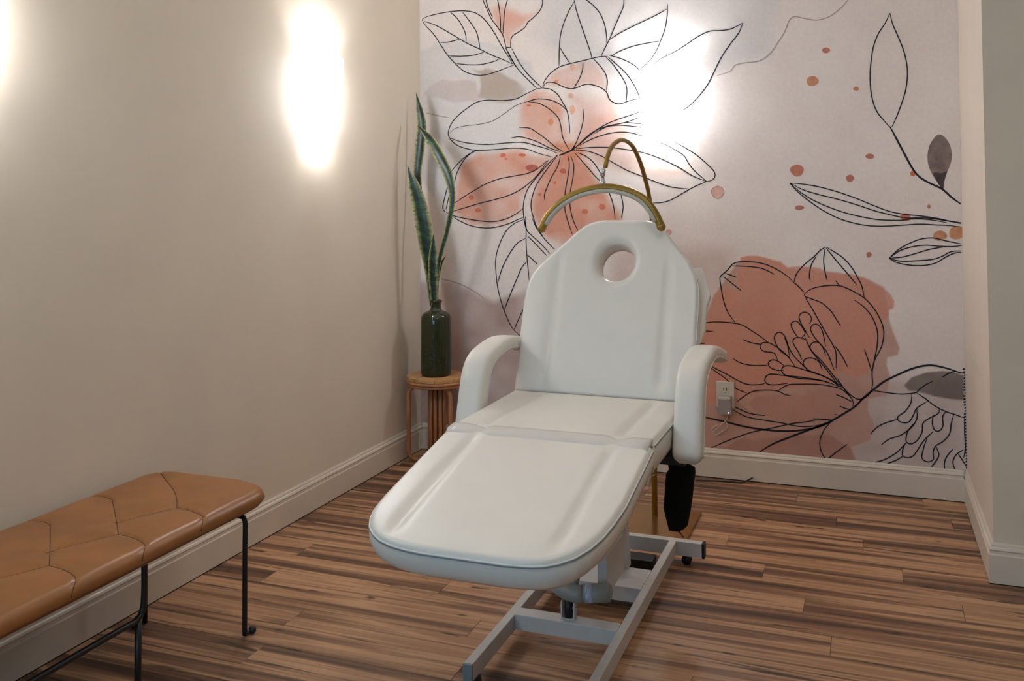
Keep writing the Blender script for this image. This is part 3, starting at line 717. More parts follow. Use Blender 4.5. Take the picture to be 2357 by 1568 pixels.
# ================================================================== SCONCES
def sconce(origin, along, out, label):
    """origin: wall point at the shade's bottom centre; along: unit vector along the wall; out: unit vector off the wall"""
    o, al, ou = map(lambda v: np.array(v, float), (origin, along, out)); up = np.array((0, 0, 1.0))
    t = thing('wall_sconce', tuple(o), label, 'wall lamp', 'curved white glass wall sconces')
    Z = np.linspace(0, 0.335, 14)
    pr = np.interp(Z, [0, 0.05, 0.11, 0.17, 0.25, 0.335], [0.060, 0.078, 0.094, 0.103, 0.108, 0.109])
    NA = 22; A = np.linspace(0, math.pi, NA)
    def shell(hwid, grow, z0=0.0):
        return [[o+al*(math.cos(a)*hwid)+ou*(math.sin(a)**0.8*(p+grow)+0.006)+up*z for a in A] for z, p in zip(Z, pr)]
    outer = shell(0.095, 0.0); inner = shell(0.091, -0.004)
    vs = [v for r in outer for v in r]+[v for r in inner for v in r]; fs = []; nz = len(Z); B = nz*NA
    for i in range(nz-1):
        for j in range(NA-1):
            fs.append((i*NA+j, i*NA+j+1, (i+1)*NA+j+1, (i+1)*NA+j)); fs.append((B+i*NA+j, B+(i+1)*NA+j, B+(i+1)*NA+j+1, B+i*NA+j+1))
    for j in range(NA-1):
        fs.append((j, B+j, B+j+1, j+1)); k = (nz-1)*NA; fs.append((k+j, k+j+1, B+k+j+1, B+k+j))
    for i in range(nz-1):
        fs.append((i*NA, (i+1)*NA, B+(i+1)*NA, B+i*NA)); j = NA-1; fs.append((i*NA+j, B+i*NA+j, B+(i+1)*NA+j, (i+1)*NA+j))
    MB().add(vs, fs).obj('glass_shade', MT['shade'], t)
    pv_ = [o+al*x+ou*d+up*z for d in (0.0, 0.006) for x, z in ((-0.093, 0.005), (0.093, 0.005), (0.093, 0.33), (-0.093, 0.33))]
    MB().add(pv_, [(0, 3, 2, 1), (4, 5, 6, 7), (0, 1, 5, 4), (1, 2, 6, 5), (2, 3, 7, 6), (3, 0, 4, 7)], False).obj('back_plate', MT['plate'], t)
    c = o+ou*0.048+up*0.17
    bl_ = bpy.data.lights.new('sconce_bulb_light', 'POINT'); bl_.energy = SCONCE_BULB; bl_.color = (0.93, 0.97, 1.0); bl_.shadow_soft_size = 0.02
    bo = bpy.data.objects.new('sconce_bulb_light', bl_); COL.objects.link(bo); bo.parent = t; bo.location = tuple(ou*0.05+up*0.262)
    MB().tube([c-up*0.05, c-up*0.02, c+up*0.02, c+up*0.05], [0.010, 0.018, 0.02, 0.006], 12).obj('bulb', MT['shade'], t)
    return t
sconce((0, -0.985, 1.555), (0, 1, 0), (1, 0, 0), 'lit white curved glass wall sconce on the plain beige wall beside the plant')
sconce((1.283, 0, 1.556), (1, 0, 0), (0, -1, 0), 'lit white curved glass wall sconce on the floral mural above the bed')
sconce((0, -2.725, 1.555), (0, 1, 0), (1, 0, 0), 'lit white curved glass wall sconce on the beige wall above the bench')

# ================================================================== OUTLET, PLUG, CORDS
ox, oz = 1.5575, 0.385
outlet = thing('wall_outlet', (ox, 0, oz), 'ivory wall outlet on the coral mural flower', 'outlet')
box('cover_plate', (ox-0.041, -0.0085, oz-0.063), (ox+0.041, -0.0032, oz+0.057), MT['plate'], outlet, 0.002)
box('socket_face', (ox-0.017, -0.0105, oz+0.004), (ox+0.017, -0.0085, oz+0.036), MT['plate'], outlet, 0.001)
for dx in (-0.007, 0.007): box('slot', (ox+dx-0.0015, -0.0112, oz+0.016), (ox+dx+0.0015, -0.0105, oz+0.029), MT['black'], outlet)
MB().tube([(ox, -0.0112, oz+0.010), (ox, -0.0105, oz+0.010)], 0.0025, 10).obj('ground_hole', MT['black'], outlet)
plug = thing('plug_adapter', (ox+0.003, -0.02, oz-0.066), 'grey plug-in adapter with a tiny lit diode in the ivory wall outlet', 'adapter')
MB().box((ox-0.027, -0.048, oz-0.086), (ox+0.031, -0.0115, oz-0.002)).obj('adapter_body', MT['plug'], plug, 0.004)
MB().box((ox-0.024, -0.050, oz-0.016), (ox+0.028, -0.0485, oz-0.004)).obj('cap_strip', MT['plate'], plug, 0.0005)
MB().sphere((ox+0.020, -0.0485, oz-0.075), 0.0022, 8, 6).obj('diode', emit('diode_glow', (220, 225, 255), 6.0), plug, label='tiny white diode')
cordm = [(ox+0.012, -0.030, oz-0.087), (ox+0.010, -0.026, oz-0.105), (ox-0.002, -0.022, oz-0.122), (ox-0.022, -0.020, oz-0.140), (ox-0.044, -0.018, oz-0.162), (ox-0.058, -0.018, oz-0.178)]
co = MB().tube(catmull(cordm, 0.006), 0.0019, 8).tube(catmull([(ox+0.002, -0.022, oz-0.120), (ox+0.010, -0.02, oz-0.136), (ox+0.002, -0.018, oz-0.156), (ox-0.022, -0.018, oz-0.172), (ox-0.046, -0.017, oz-0.186), (ox-0.06, -0.02, oz-0.16), (ox-0.03, -0.02, oz-0.135)], 0.006), 0.0019, 8).obj('adapter_cord', MT['cord'], plug, label='looped white cord')
# cord lying along the back baseboard
f_ = [on_z(u, v, 0.004) for u, v in ((1600, 1106), (1640, 1107), (1680, 1109), (1705, 1111))]
fc = MB().tube(catmull([(*p[:2], 0.004) for p in f_]+[(*on_z(1722, 1108, 0.005)[:2], 0.010), (on_z(1731, 1104, 0.02)[0], -0.022, 0.022)], 0.012), 0.0035, 8).obj('floor_cord', MT['black'])
fc['label'] = 'thin dark cord lying on the floor along the back baseboard'; fc['category'] = 'cord'

# ================================================================== FLORAL MURAL (printed wall covering)
def cA(*p): return [(900+x/2.946, y/2.946) for x, y in p]
def cB(*p): return [(1000+x/3.267, 480+y/3.267) for x, y in p]
def cC(*p): return [(1600+x/2.8005, y/2.8005) for x, y in p]
def cD(*p): return [(1600+x/2.528, 540+y/2.528) for x, y in p]
def wallpt(u, v): p = on_y(u, v, 0.0); return (p[0], p[2])
mural = thing('floral_mural', (W/2, 0, 0.133), 'pale pink wall mural of line-drawn flowers with coral watercolour blooms', 'mural')

G = 0.0055; Z0, Z1 = 0.1335, HC-0.001
gx = np.linspace(0.0005, W-0.0005, int(W/G)); gz = np.linspace(Z0, Z1, int((Z1-Z0)/G))
GX, GZ = np.meshgrid(gx, gz)
def vnoise(X, Y, sc, seed):
    r = np.random.default_rng(seed).random((64, 64)); x, y = X*sc+100.3, Y*sc+77.7
    xi, yi = np.floor(x).astype(int), np.floor(y).astype(int); fx_, fy_ = x-xi, y-yi
    fx_ = fx_*fx_*(3-2*fx_); fy_ = fy_*fy_*(3-2*fy_); g = lambda a, b: r[a % 64, b % 64]
    return (g(xi, yi)*(1-fx_)+g(xi+1, yi)*fx_)*(1-fy_)+(g(xi, yi+1)*(1-fx_)+g(xi+1, yi+1)*fx_)*fy_
NZ = 0.5*vnoise(GX, GZ, 3, 1)+0.3*vnoise(GX, GZ, 8, 2)+0.2*vnoise(GX, GZ, 22, 3)
C3 = np.zeros(GX.shape+(3,)); C3[:] = np.array((243, 229, 221))
C3 += (NZ[..., None]-0.5)*np.array((12, 16, 16))
def wash(poly, col, alpha, feather=0.03, noise=0.5, seed=5, wob=0.012):
    pl = np.array([wallpt(u, v) for u, v in poly])
    wx = GX+wob*(vnoise(GX, GZ, 14, seed)-0.5)*2; wz = GZ+wob*(vnoise(GX, GZ, 14, seed+40)-0.5)*2
    d = seg_dist(wx, wz, pl, True)*np.where(inside(wx, wz, pl), 1, -1)
    a = np.clip((d+feather*0.3)/feather, 0, 1); a = a*a*(3-2*a)*alpha*(1-noise+noise*2*(0.5*vnoise(GX, GZ, 6, seed+9)+0.5*vnoise(GX, GZ, 17, seed+10)))
    a = np.clip(a, 0, 1)[..., None]
    C3[:] = C3*(1-a)+np.array(col)*a
# white veils and pinkish ground
wash([(960, 120), (1010, 90), (1130, 90), (1220, 140), (1250, 260), (1100, 420), (1000, 470), (962, 400)], (224, 216, 212), 0.9, 0.03)
wash([(1230, -40), (1800, -40), (1780, 130), (1560, 200), (1300, 160), (1220, 80)], (222, 214, 211), 0.8, 0.10)
wash([(940, 640), (1040, 645), (1100, 670), (1140, 690), (1230, 660), (1230, 1120), (940, 1120)], (188, 158, 149), 0.75, 0.05)
wash([(1400, 560), (1700, 560), (1700, 900), (1400, 900)], (206, 178, 168), 0.5, 0.12)
wash([(1560, 900), (2230, 860), (2230, 1120), (1560, 1120)], (190, 164, 157), 0.5, 0.10)
# grey-brown watercolour leaf
wash(cA((205, 640), (280, 580), (350, 540), (440, 535), (580, 540), (610, 690), (480, 692), (350, 682), (250, 662)), (212, 196, 190), 0.85, 0.014, 0.35, 11, 0.010)
wash(cA((545, 465), (650, 460), (760, 500), (840, 545), (905, 600), (910, 640), (870, 672), (760, 682), (600, 677), (588, 560), (600, 500)), (190, 172, 158), 0.85, 0.020, 0.6, 12, 0.016)
# bud and lily washes
CO = (230, 172, 150)
wash(cA((660, 60), (760, 30), (900, 90), (1020, 60), (960, 140), (830, 245), (800, 325), (775, 300), (700, 160)), CO, 0.65, 0.05, 0.6, 13)
wash(cA((1035, 585), (1110, 475), (1300, 415), (1400, 430), (1465, 520), (1465, 620), (1340, 575), (1215, 602)), (224, 176, 158), 0.55, 0.03, 0.6, 14)
wash(cA((1035, 600), (1130, 640), (1190, 740), (1215, 900), (1225, 1015), (1100, 1015), (880, 960), (870, 700), (960, 620)), CO, 0.75, 0.06, 0.6, 15)
wash(cA((1200, 610), (1470, 640), (1620, 740), (1700, 960), (1480, 1100), (1230, 1020)), (224, 172, 154), 0.6, 0.10, 0.7, 16)
wash(cA((590, 1020), (830, 1005), (1090, 1065), (1150, 1050), (1060, 1120), (905, 1350), (895, 1450), (760, 1540), (560, 1540), (415, 1450), (425, 1260), (480, 1110)), (228, 168, 146), 0.85, 0.05, 0.6, 17)
wash(cA((1130, 1050), (1250, 1035), (1430, 1235), (1520, 1400), (1575, 1480), (1570, 1640), (1250, 1760), (1060, 1640), (950, 1480), (930, 1340), (990, 1200)), (222, 158, 134), 0.9, 0.05, 0.55, 18)
wash(cA((800, 1060), (1100, 1040), (1320, 1050), (1400, 1180), (1250, 1300), (1000, 1260), (850, 1180)), (214, 138, 110), 0.5, 0.10, 0.8, 19)
wash(cA((1255, 1005), (1680, 1028), (2040, 1180), (1800, 1250), (1560, 1180), (1400, 1150)), (220, 178, 162), 0.55, 0.06, 0.6, 20)
wash(cA((1050, 960), (1300, 930), (1330, 1060), (1160, 1090)), (214, 130, 92), 0.6, 0.04, 0.8, 21)
# coral peony: pale ground, darker bloom, lighter lower petal
wash(cD((60, 500), (110, 350), (260, 150), (540, 192), (770, 215), (960, 240), (1100, 310), (1130, 500), (1165, 610), (1188, 660), (1180, 702), (1120, 716), (1115, 760), (1136, 830), (1120, 935), (1010, 955), (1005, 1020), (1046, 1110), (1015, 1195), (910, 1240), (946, 1330), (600, 1330), (-120, 1330), (-160, 700), (20, 640)), (206, 160, 143), 0.92, 0.008, 0.25, 31, 0.004)
wash(cD((265, 130), (310, 120), (360, 120), (410, 132), (455, 145), (500, 160), (540, 192), (600, 185), (660, 185), (720, 190), (770, 215), (830, 228), (900, 228), (960, 240), (1010, 262), (1050, 295), (1100, 310), (1140, 345), (1160, 385), (1158, 430), (1130, 440), (1130, 480), (1096, 505), (1098, 570), (1062, 640), (1040, 740), (1000, 815), (930, 838), (850, 800), (790, 870), (650, 880), (450, 910), (330, 940), (250, 960), (90, 990), (-160, 980), (-160, 700), (30, 640), (40, 520), (80, 440), (110, 350), (150, 318), (247, 318), (247, 230), (262, 160)), (221, 156, 134), 0.97, 0.006, 0.36, 32, 0.003)
wash(cD((310, 970), (360, 930), (640, 925), (720, 885), (860, 905), (905, 990), (800, 1070), (640, 1105), (450, 1080), (340, 1030)), (202, 148, 132), 0.7, 0.015, 0.4, 33, 0.006)
wash(cD((300, 1180), (500, 1170), (760, 1140), (900, 1240), (940, 1330), (200, 1330), (100, 1260)), (178, 128, 114), 0.6, 0.02, 0.5, 34)
wash(cD((1212, 875), (1260, 830), (1340, 800), (1440, 790), (1500, 795), (1566, 815), (1570, 967), (1480, 960), (1400, 945), (1320, 920), (1290, 910), (1240, 905)), (134, 118, 110), 0.95, 0.006, 0.2, 35, 0.003)
vs = np.stack([GX.ravel(), np.full(GX.size, -0.0012), GZ.ravel()], 1); nzr, nxr = GX.shape
idx = np.arange(nzr*nxr).reshape(nzr, nxr)
quads = np.stack([idx[:-1, :-1], idx[:-1, 1:], idx[1:, 1:], idx[1:, :-1]], -1).reshape(-1, 4)
me = bpy.data.meshes.new('mural_sheet')
# closed thin sheet: gridded front plus a plain back
bk = [(0.0005, -0.0002, Z0), (W-0.0005, -0.0002, Z0), (W-0.0005, -0.0002, Z1), (0.0005, -0.0002, Z1)]
me.from_pydata([tuple(p) for p in vs]+bk, [], [tuple(q_) for q_ in quads.tolist()]+[(len(vs)+3, len(vs)+2, len(vs)+1, len(vs))])
at = me.color_attributes.new('paint', 'FLOAT_COLOR', 'POINT')
cc = np.ones((len(vs)+4, 4)); cc[:len(vs), :3] = lin(np.clip(C3.reshape(-1, 3), 0, 255)); cc[len(vs):, :3] = 0.6
at.data.foreach_set('color', cc.ravel())
link_mesh('mural_sheet', me, vcol_mat('mural_print', 0.62, 0.03, 60), mural)

def ribbon(mb, pix, w=0.0023, y=-0.0022, taper=True, closed=False):
    P2 = catmull([wallpt(u, v) for u, v in pix], 0.010, closed); n = len(P2)
    t = np.gradient(P2, axis=0); t /= np.linalg.norm(t, axis=1)[:, None]+1e-9; nn = np.stack([-t[:, 1], t[:, 0]], 1)
    k = np.ones(n)
    if taper: s = np.linspace(0, 1, n); k = 0.55+0.45*np.clip(np.minimum(s, 1-s)*8, 0, 1)
    a = P2+nn*(w*k)[:, None]; b = P2-nn*(w*k)[:, None]
    ok = (a[:, 0] < W-0.001)
    vs_ = [(p[0], y, p[1]) for p in a]+[(p[0], y, p[1]) for p in b]
    mb.add(vs_, [(i, i+1, n+i+1, n+i) for i in range(n-1) if ok[i] and ok[i+1]], False)
def drawing(name, label, strokes, w=0.0025, m='ink', thick=()):
    mb = MB()
    for s in strokes: ribbon(mb, s, w)
    for s in thick: ribbon(mb, s, w*1.65)
    return mb.obj(name, MT[m], mural, label=label)

drawing('leaf_outline', 'black line-drawn veined leaf at the upper left', [
 cA((212,132),(250,112),(330,92),(400,80),(487,74),(560,84),(610,110),(650,150),(700,220),(750,310),(800,390),(825,435)),
 cA((212,132),(228,165),(290,232),(335,300),(385,375),(445,440),(500,485),(570,508),(640,508),(720,485),(790,458),(833,442)),
 cA((225,145),(300,170),(400,225),(510,290),(600,332),(680,372),(760,405),(825,435)),
 cA((400,80),(450,125),(490,190),(508,240),(510,288)), cA((487,84),(545,160),(585,230),(605,330)),
 cA((335,288),(390,286),(465,267)), cA((395,380),(480,382),(560,375),(632,355)), cA((445,432),(530,440),(610,438),(690,420),(735,402))])
drawing('bud_outline', 'black line-drawn flower bud at the top', [
 cA((612,-60),(625,0),(650,60),(680,125),(720,180),(760,240),(775,300),(785,330)), cA((720,-60),(725,0),(735,60),(742,130),(745,210)),
 cA((800,-60),(790,0),(772,70),(765,150),(760,230)), cA((640,-40),(655,40),(690,120)),
 cA((1010,-60),(1028,0),(1025,40),(1005,80),(960,125),(930,150),(910,185),(870,215),(830,240),(815,265),(810,320)), cA((780,320),(820,325)),
 cA((785,335),(800,370),(840,440),(890,500),(950,560),(990,600)), cA((820,330),(845,380),(880,440),(930,505),(985,560),(1025,595)), cA((775,320),(830,420),(850,450))])
drawing('flower_outline', 'black line-drawn flower at the top centre', [
 cA((1245,10),(1210,70),(1175,150),(1150,240),(1142,330),(1140,450)), cA((1245,5),(1255,60),(1290,170),(1325,270),(1355,360),(1362,395)), cA((1240,-60),(1245,5)),
 cA((1250,-50),(1325,0),(1375,40),(1420,95),(1450,170),(1462,240),(1465,300)), cA((1148,325),(1180,380),(1215,430)),
 cA((1575,-50),(1580,0),(1575,50),(1540,130),(1510,200),(1485,262),(1460,310),(1440,350),(1425,385)),
 cA((1485,268),(1560,220),(1680,160),(1790,108),(1870,62)), cA((1876,30),(1874,100),(1860,190),(1830,275),(1800,345),(1760,405),(1715,450),(1688,470)),
 cA((1495,380),(1560,345),(1640,315),(1730,295),(1820,280)), cA((1480,375),(1550,395),(1610,420),(1660,450),(1688,480)),
 cA((1030,590),(1040,555),(1070,510),(1110,475),(1150,452),(1215,432),(1290,415),(1360,398),(1420,385),(1470,382)),
 cA((1030,590),(1060,560),(1110,562),(1160,585),(1215,602),(1260,595),(1300,578),(1345,572),(1400,585),(1440,605),(1465,630),(1480,670),(1510,695),(1550,705),(1600,690),(1650,675),(1685,670)),
 cA((1302,420),(1300,470),(1280,530),(1240,600)), cA((1375,400),(1420,450),(1455,500),(1468,550),(1462,615)),
 cA((1455,385),(1500,430),(1545,490),(1580,545),(1600,600),(1597,690)), cA((1470,385),(1540,445),(1600,505),(1645,570),(1675,630),(1685,670)),
 cA((1770,445),(1830,400),(1920,355),(2000,305),(2080,250),(2160,213),(2240,208),(2310,195),(2386,156)),
 cA((2386,156),(2357,225),(2300,300),(2240,390),(2190,490),(2150,570),(2090,650),(2020,720),(1930,780))])
drawing('lily_outline', 'black line-drawn open lily in the middle of the mural', [
 cA((1040,597),(990,603),(920,635),(850,670),(760,682),(650,680),(580,695),(510,740),(450,790),(410,840),(392,885),(390,915),(405,945),(450,985),(520,1010),(590,1020),(700,1015),(830,1005),(920,1012),(1000,1040),(1090,1065)),
 cA((405,938),(470,960),(560,975),(660,980),(780,970),(860,965),(920,970),(990,990),(1060,1010),(1130,1040)),
 cA((1030,598),(1080,605),(1130,640),(1165,695),(1190,740),(1205,800),(1212,870),(1212,905)), cA((930,690),(990,672),(1060,675),(1120,693),(1170,725),(1200,760)),
 cA((930,690),(1000,700),(1060,730),(1110,770),(1140,810),(1155,870),(1165,930),(1190,985),(1210,1015)),
 cA((870,865),(940,870),(1000,905),(1060,950),(1120,1000),(1170,1030)), cA((815,935),(870,928),(930,940),(1000,965),(1080,1005),(1150,1030)),
 cA((1303,740),(1305,800),(1295,860),(1275,920),(1250,980),(1225,1015)), cA((1690,760),(1600,790),(1500,825),(1420,865),(1360,910),(1300,960),(1240,1010)),
 cA((1692,795),(1590,830),(1470,855),(1380,890),(1320,935),(1250,1005)), cA((1700,865),(1620,855),(1540,850),(1460,862),(1380,905)),
 cA((1705,922),(1620,900),(1540,897),(1460,910),(1370,940),(1280,985)), cA((1700,838),(1640,835),(1590,830)),
 cA((1255,1010),(1350,1000),(1480,1000),(1600,1015),(1680,1028),(1760,1050),(1860,1090),(1960,1140),(2040,1190),(2140,1232)),
 cA((1240,1022),(1330,1025),(1420,1055),(1510,1105),(1600,1155),(1700,1195),(1800,1235),(1900,1268),(2015,1282)),
 cA((2140,1232),(2180,1220),(2198,1190),(2185,1155),(2140,1110),(2070,1050),(1990,1000),(1912,958)), cA((1790,955),(1870,985),(1950,1030),(1990,1060),(2020,1110),(2060,1160),(2140,1230)),
 cA((2140,1232),(2060,1265),(1980,1310),(1900,1355),(1840,1373),(1770,1378)),
 cA((590,1018),(530,1045),(470,1095),(420,1150),(400,1180)), cA((560,1025),(500,1080),(450,1170),(430,1245)), cA((385,1265),(365,1340),(352,1410),(370,1440)), cA((410,1290),(390,1350),(375,1420)),
 cA((1060,1090),(1000,1140),(930,1175),(830,1195),(730,1215),(640,1250),(560,1295),(480,1345),(425,1385)), cA((1070,1085),(1000,1180),(940,1240),(880,1285),(800,1325),(700,1355),(600,1380),(500,1410),(415,1435)),
 cA((375,1440),(430,1465),(520,1485),(620,1500),(700,1503),(780,1485),(850,1450),(895,1415)), cA((415,1465),(470,1500),(540,1530),(620,1545),(700,1543),(790,1520),(860,1490),(905,1470)),
 cA((1130,1050),(1060,1120),(990,1200),(930,1280),(905,1350),(897,1420),(905,1500),(918,1562)), cA((1130,1055),(1050,1160),(990,1250),(960,1330),(950,1400),(965,1470),(990,1540),(1030,1600)),
 cA((1150,1062),(1130,1130),(1090,1200),(1055,1280),(1040,1330),(1047,1365)), cA((1200,1055),(1210,1120),(1200,1200),(1185,1280),(1180,1340),(1180,1420),(1200,1500),(1230,1590)),
 cA((1220,1060),(1240,1120),(1235,1200),(1215,1310),(1215,1400),(1235,1490),(1270,1570)), cA((1245,1035),(1320,1120),(1380,1190),(1430,1240),(1480,1310),(1510,1400),(1520,1485)),
 cA((1270,1035),(1330,1065),(1380,1110),(1430,1190)), cA((1560,1320),(1575,1400),(1563,1480)), 
 cB((735,70),(770,150),(830,230),(905,310)), cB((672,60),(685,120),(700,170),(740,210),(800,265),(870,340))],
 thick=[cA((1140,1055),(1190,1035),(1245,1012)), cA((1230,1020),(1250,985))])
drawing('petal_line', 'fine grey line inside the lily petal', [cA((400,905),(430,875),(500,855),(600,843),(690,820),(770,770),(850,715),(920,690),(970,673))], 0.0014)
drawing('leaf_outline', 'black line-drawn leaf hanging beneath the lily', [
 cB((668,85),(600,115),(540,170),(490,270),(462,380),(465,500),(480,610),(515,740),(560,850),(595,910),(650,960)), cB((685,60),(690,150),(690,260),(698,380),(705,450),(713,540)),
 cB((685,225),(620,265),(560,350),(510,450),(477,560)), cB((697,400),(660,440),(620,530),(570,650),(525,765)), cB((690,720),(640,820),(600,910)),
 cB((700,205),(760,265),(845,355)), cB((700,350),(740,385),(775,420))])
drawing('leaf_outline', 'black line-drawn upright leaf on a long stem at the right', [
 cC((1255,85),(1225,150),(1180,220),(1150,300),(1135,390),(1128,480),(1132,580),(1148,660),(1175,725),(1215,775),(1265,830)),
 cC((1255,85),(1275,160),(1310,240),(1345,330),(1365,420),(1368,500),(1355,590),(1330,670),(1300,750),(1268,820))],
 thick=[cC((1255,815),(1290,880),(1340,975),(1400,1085),(1440,1135),(1500,1175),(1590,1218),(1650,1270),(1690,1300),(1722,1320))])
drawing('leaf_outline', 'black line-drawn long horizontal leaf at the right', [
 cC((610,1180),(700,1188),(800,1205),(920,1238),(1040,1280),(1150,1325),(1250,1362),(1350,1382),(1450,1392),(1560,1408),(1640,1425),(1730,1437)),
 cC((612,1180),(700,1225),(800,1255),(920,1285),(1040,1320),(1160,1360),(1260,1385),(1360,1405),(1480,1405),(1600,1420),(1730,1445)),
 cC((612,1182),(680,1240),(760,1290),(860,1335),(960,1370),(1060,1395),(1170,1415),(1260,1420),(1330,1420),(1400,1412),(1500,1415),(1620,1435)),
 cC((612,1185),(660,1235),(740,1300),(830,1360),(930,1410),(1030,1440),(1120,1455),(1220,1458),(1330,1452),(1450,1445),(1550,1450),(1650,1455),(1730,1468))])
drawing('leaf_outline', 'black line-drawn short leaf under the long one at the right', [
 cD((1128,138),(1180,90),(1250,50),(1320,25),(1390,20),(1450,35),(1563,58)), cD((1128,138),(1190,95),(1260,72),(1340,62),(1420,68),(1500,70),(1563,62)), cD((1128,138),(1210,130),(1290,108),(1370,85),(1450,72)),
 cD((1128,140),(1200,155),(1290,152),(1380,145),(1440,125),(1490,100),(1563,95)), cD((1128,140),(1180,165),(1250,178),(1330,180),(1400,165),(1460,130),(1510,108),(1563,102))])
for st_ in (cC((1010,-40),(985,0),(930,60),(860,110),(780,130),(700,118),(640,108),(605,135),(580,200),(530,280),(480,350),(410,395),(330,405),(260,420),(225,460),(140,488)), cB((50,530),(130,548),(220,580),(310,630),(390,690)), cA((240,765),(300,780),(400,800))):
    drawing('watercolour_edge', 'faint brown watercolour edge', [st_], 0.0022, 'ink_thin')
drawing('peony_outline', 'black line-drawn peony over the coral bloom', [
 cD((575,280),(540,245),(480,205),(400,170),(320,158),(250,160),(215,175),(190,205),(160,232),(145,250),(150,300),(165,380),(190,450),(235,515)),
 cD((215,182),(300,185),(380,195),(430,215),(462,232)), cD((175,225),(245,250)), cD((165,245),(270,328)),
 cD((575,280),(590,230),(630,180),(690,130),(730,90),(762,72)), cD((762,72),(800,95),(860,135),(910,190),(945,250),(970,300),(985,370)), cD((762,78),(820,150),(880,220),(940,292)), cD((755,85),(748,150),(755,210),(768,268)), cD((705,125),(675,180),(665,240),(670,268)), cD((575,280),(600,300),(633,335)),
 cD((635,345),(680,315),(760,298),(840,298),(910,325),(985,370),(1040,430),(1080,500),(1098,570),(1085,650),(1050,720),(1035,760)), cD((635,345),(640,360),(680,375),(740,400),(790,445),(820,490),(848,535)), cD((818,268),(838,295)), cD((925,380),(980,420),(1030,480),(1060,560),(1060,640),(1045,720),(1030,800),(1033,870),(1025,900)),
 cD((640,365),(680,430),(720,500),(760,570),(800,640),(820,690),(820,780)), cD((985,668),(1010,740),(1028,795)), cD((815,650),(850,700),(888,770)),
 cD((-60,520),(38,515),(120,508),(200,512),(270,525),(330,560),(390,600),(430,632)), cD((-20,556),(38,560),(80,562),(115,568)), cD((275,610),(330,630),(385,640)), cD((20,634),(60,634)),
 cD((665,520),(678,490),(660,460),(630,452),(605,475),(618,520),(645,565),(665,600)), cD((620,600),(640,570),(600,510),(575,505),(558,525),(575,565),(600,600)),
 cD((760,650),(740,560),(715,525),(685,525),(672,550),(690,590),(730,640),(770,690),(810,790)), cD((550,710),(530,610),(500,570),(470,578),(462,610),(490,670),(540,710),(580,765)),
 cD((620,730),(605,690),(570,630),(580,602),(610,600),(640,610)), cD((760,705),(740,650),(710,625),(680,632),(668,660),(690,690),(740,740),(820,840),(855,890)),
 cD((480,730),(460,690),(400,680),(378,655),(390,632),(430,630),(490,665),(550,715)), cD((520,765),(480,735),(445,730),(425,750),(440,775),(480,790),(515,790)),
 cD((740,790),(720,740),(680,718),(640,725),(630,755),(660,790),(740,820),(800,850),(860,890)), cD((850,890),(760,830),(660,795),(560,765),(515,768),(505,795),(530,820),(600,835),(700,845),(780,860)),
 cD((840,885),(740,850),(620,830),(520,820),(440,812),(410,830),(410,860),(450,875),(540,865)), cD((640,600),(680,680),(760,780),(830,870)), cD((520,600),(570,700),(660,790)),
 cD((220,720),(260,745),(320,760),(380,762),(420,760)), cD((90,760),(110,775),(180,810),(250,850),(310,872),(380,872),(410,862)),
 cD((240,975),(280,945),(330,915),(400,905),(480,910),(520,930),(558,938)), cD((480,910),(540,875),(620,870),(720,872),(800,885),(860,905),(915,960),(918,1000)), cD((90,775),(110,790),(180,840),(230,890),(300,922)),
 cD((820,930),(870,950),(915,975)), cD((842,998),(875,1012),(910,1018)), cD((810,1045),(832,1050)), cD((225,1000),(290,1030),(340,1045),(408,1053)), cD((220,1020),(300,1060),(400,1080),(500,1095),(600,1115),(680,1115),(740,1105)),
 cD((90,1243),(200,1195),(330,1150),(450,1125),(560,1100),(640,1090),(700,1080)), cD((680,1072),(740,1075),(790,1078)), cD((830,840),(870,900),(920,945),(960,958),(1000,940),(1030,905)), cD((860,890),(900,935)),
 cD((795,1085),(755,1130),(728,1190),(728,1240),(745,1285),(768,1305),(810,1275),(850,1245),(885,1220))],
 thick=[cD((40,1060),(80,1068),(180,1090),(280,1115),(400,1135),(520,1143),(620,1138),(720,1118),(800,1085)),
 cD((370,1268),(450,1220),(560,1175),(680,1130),(780,1090),(860,1045),(930,1000),(980,950),(1040,900),(1100,855),(1180,815),(1250,785),(1320,765),(1390,762),(1470,780),(1530,800),(1568,808))])
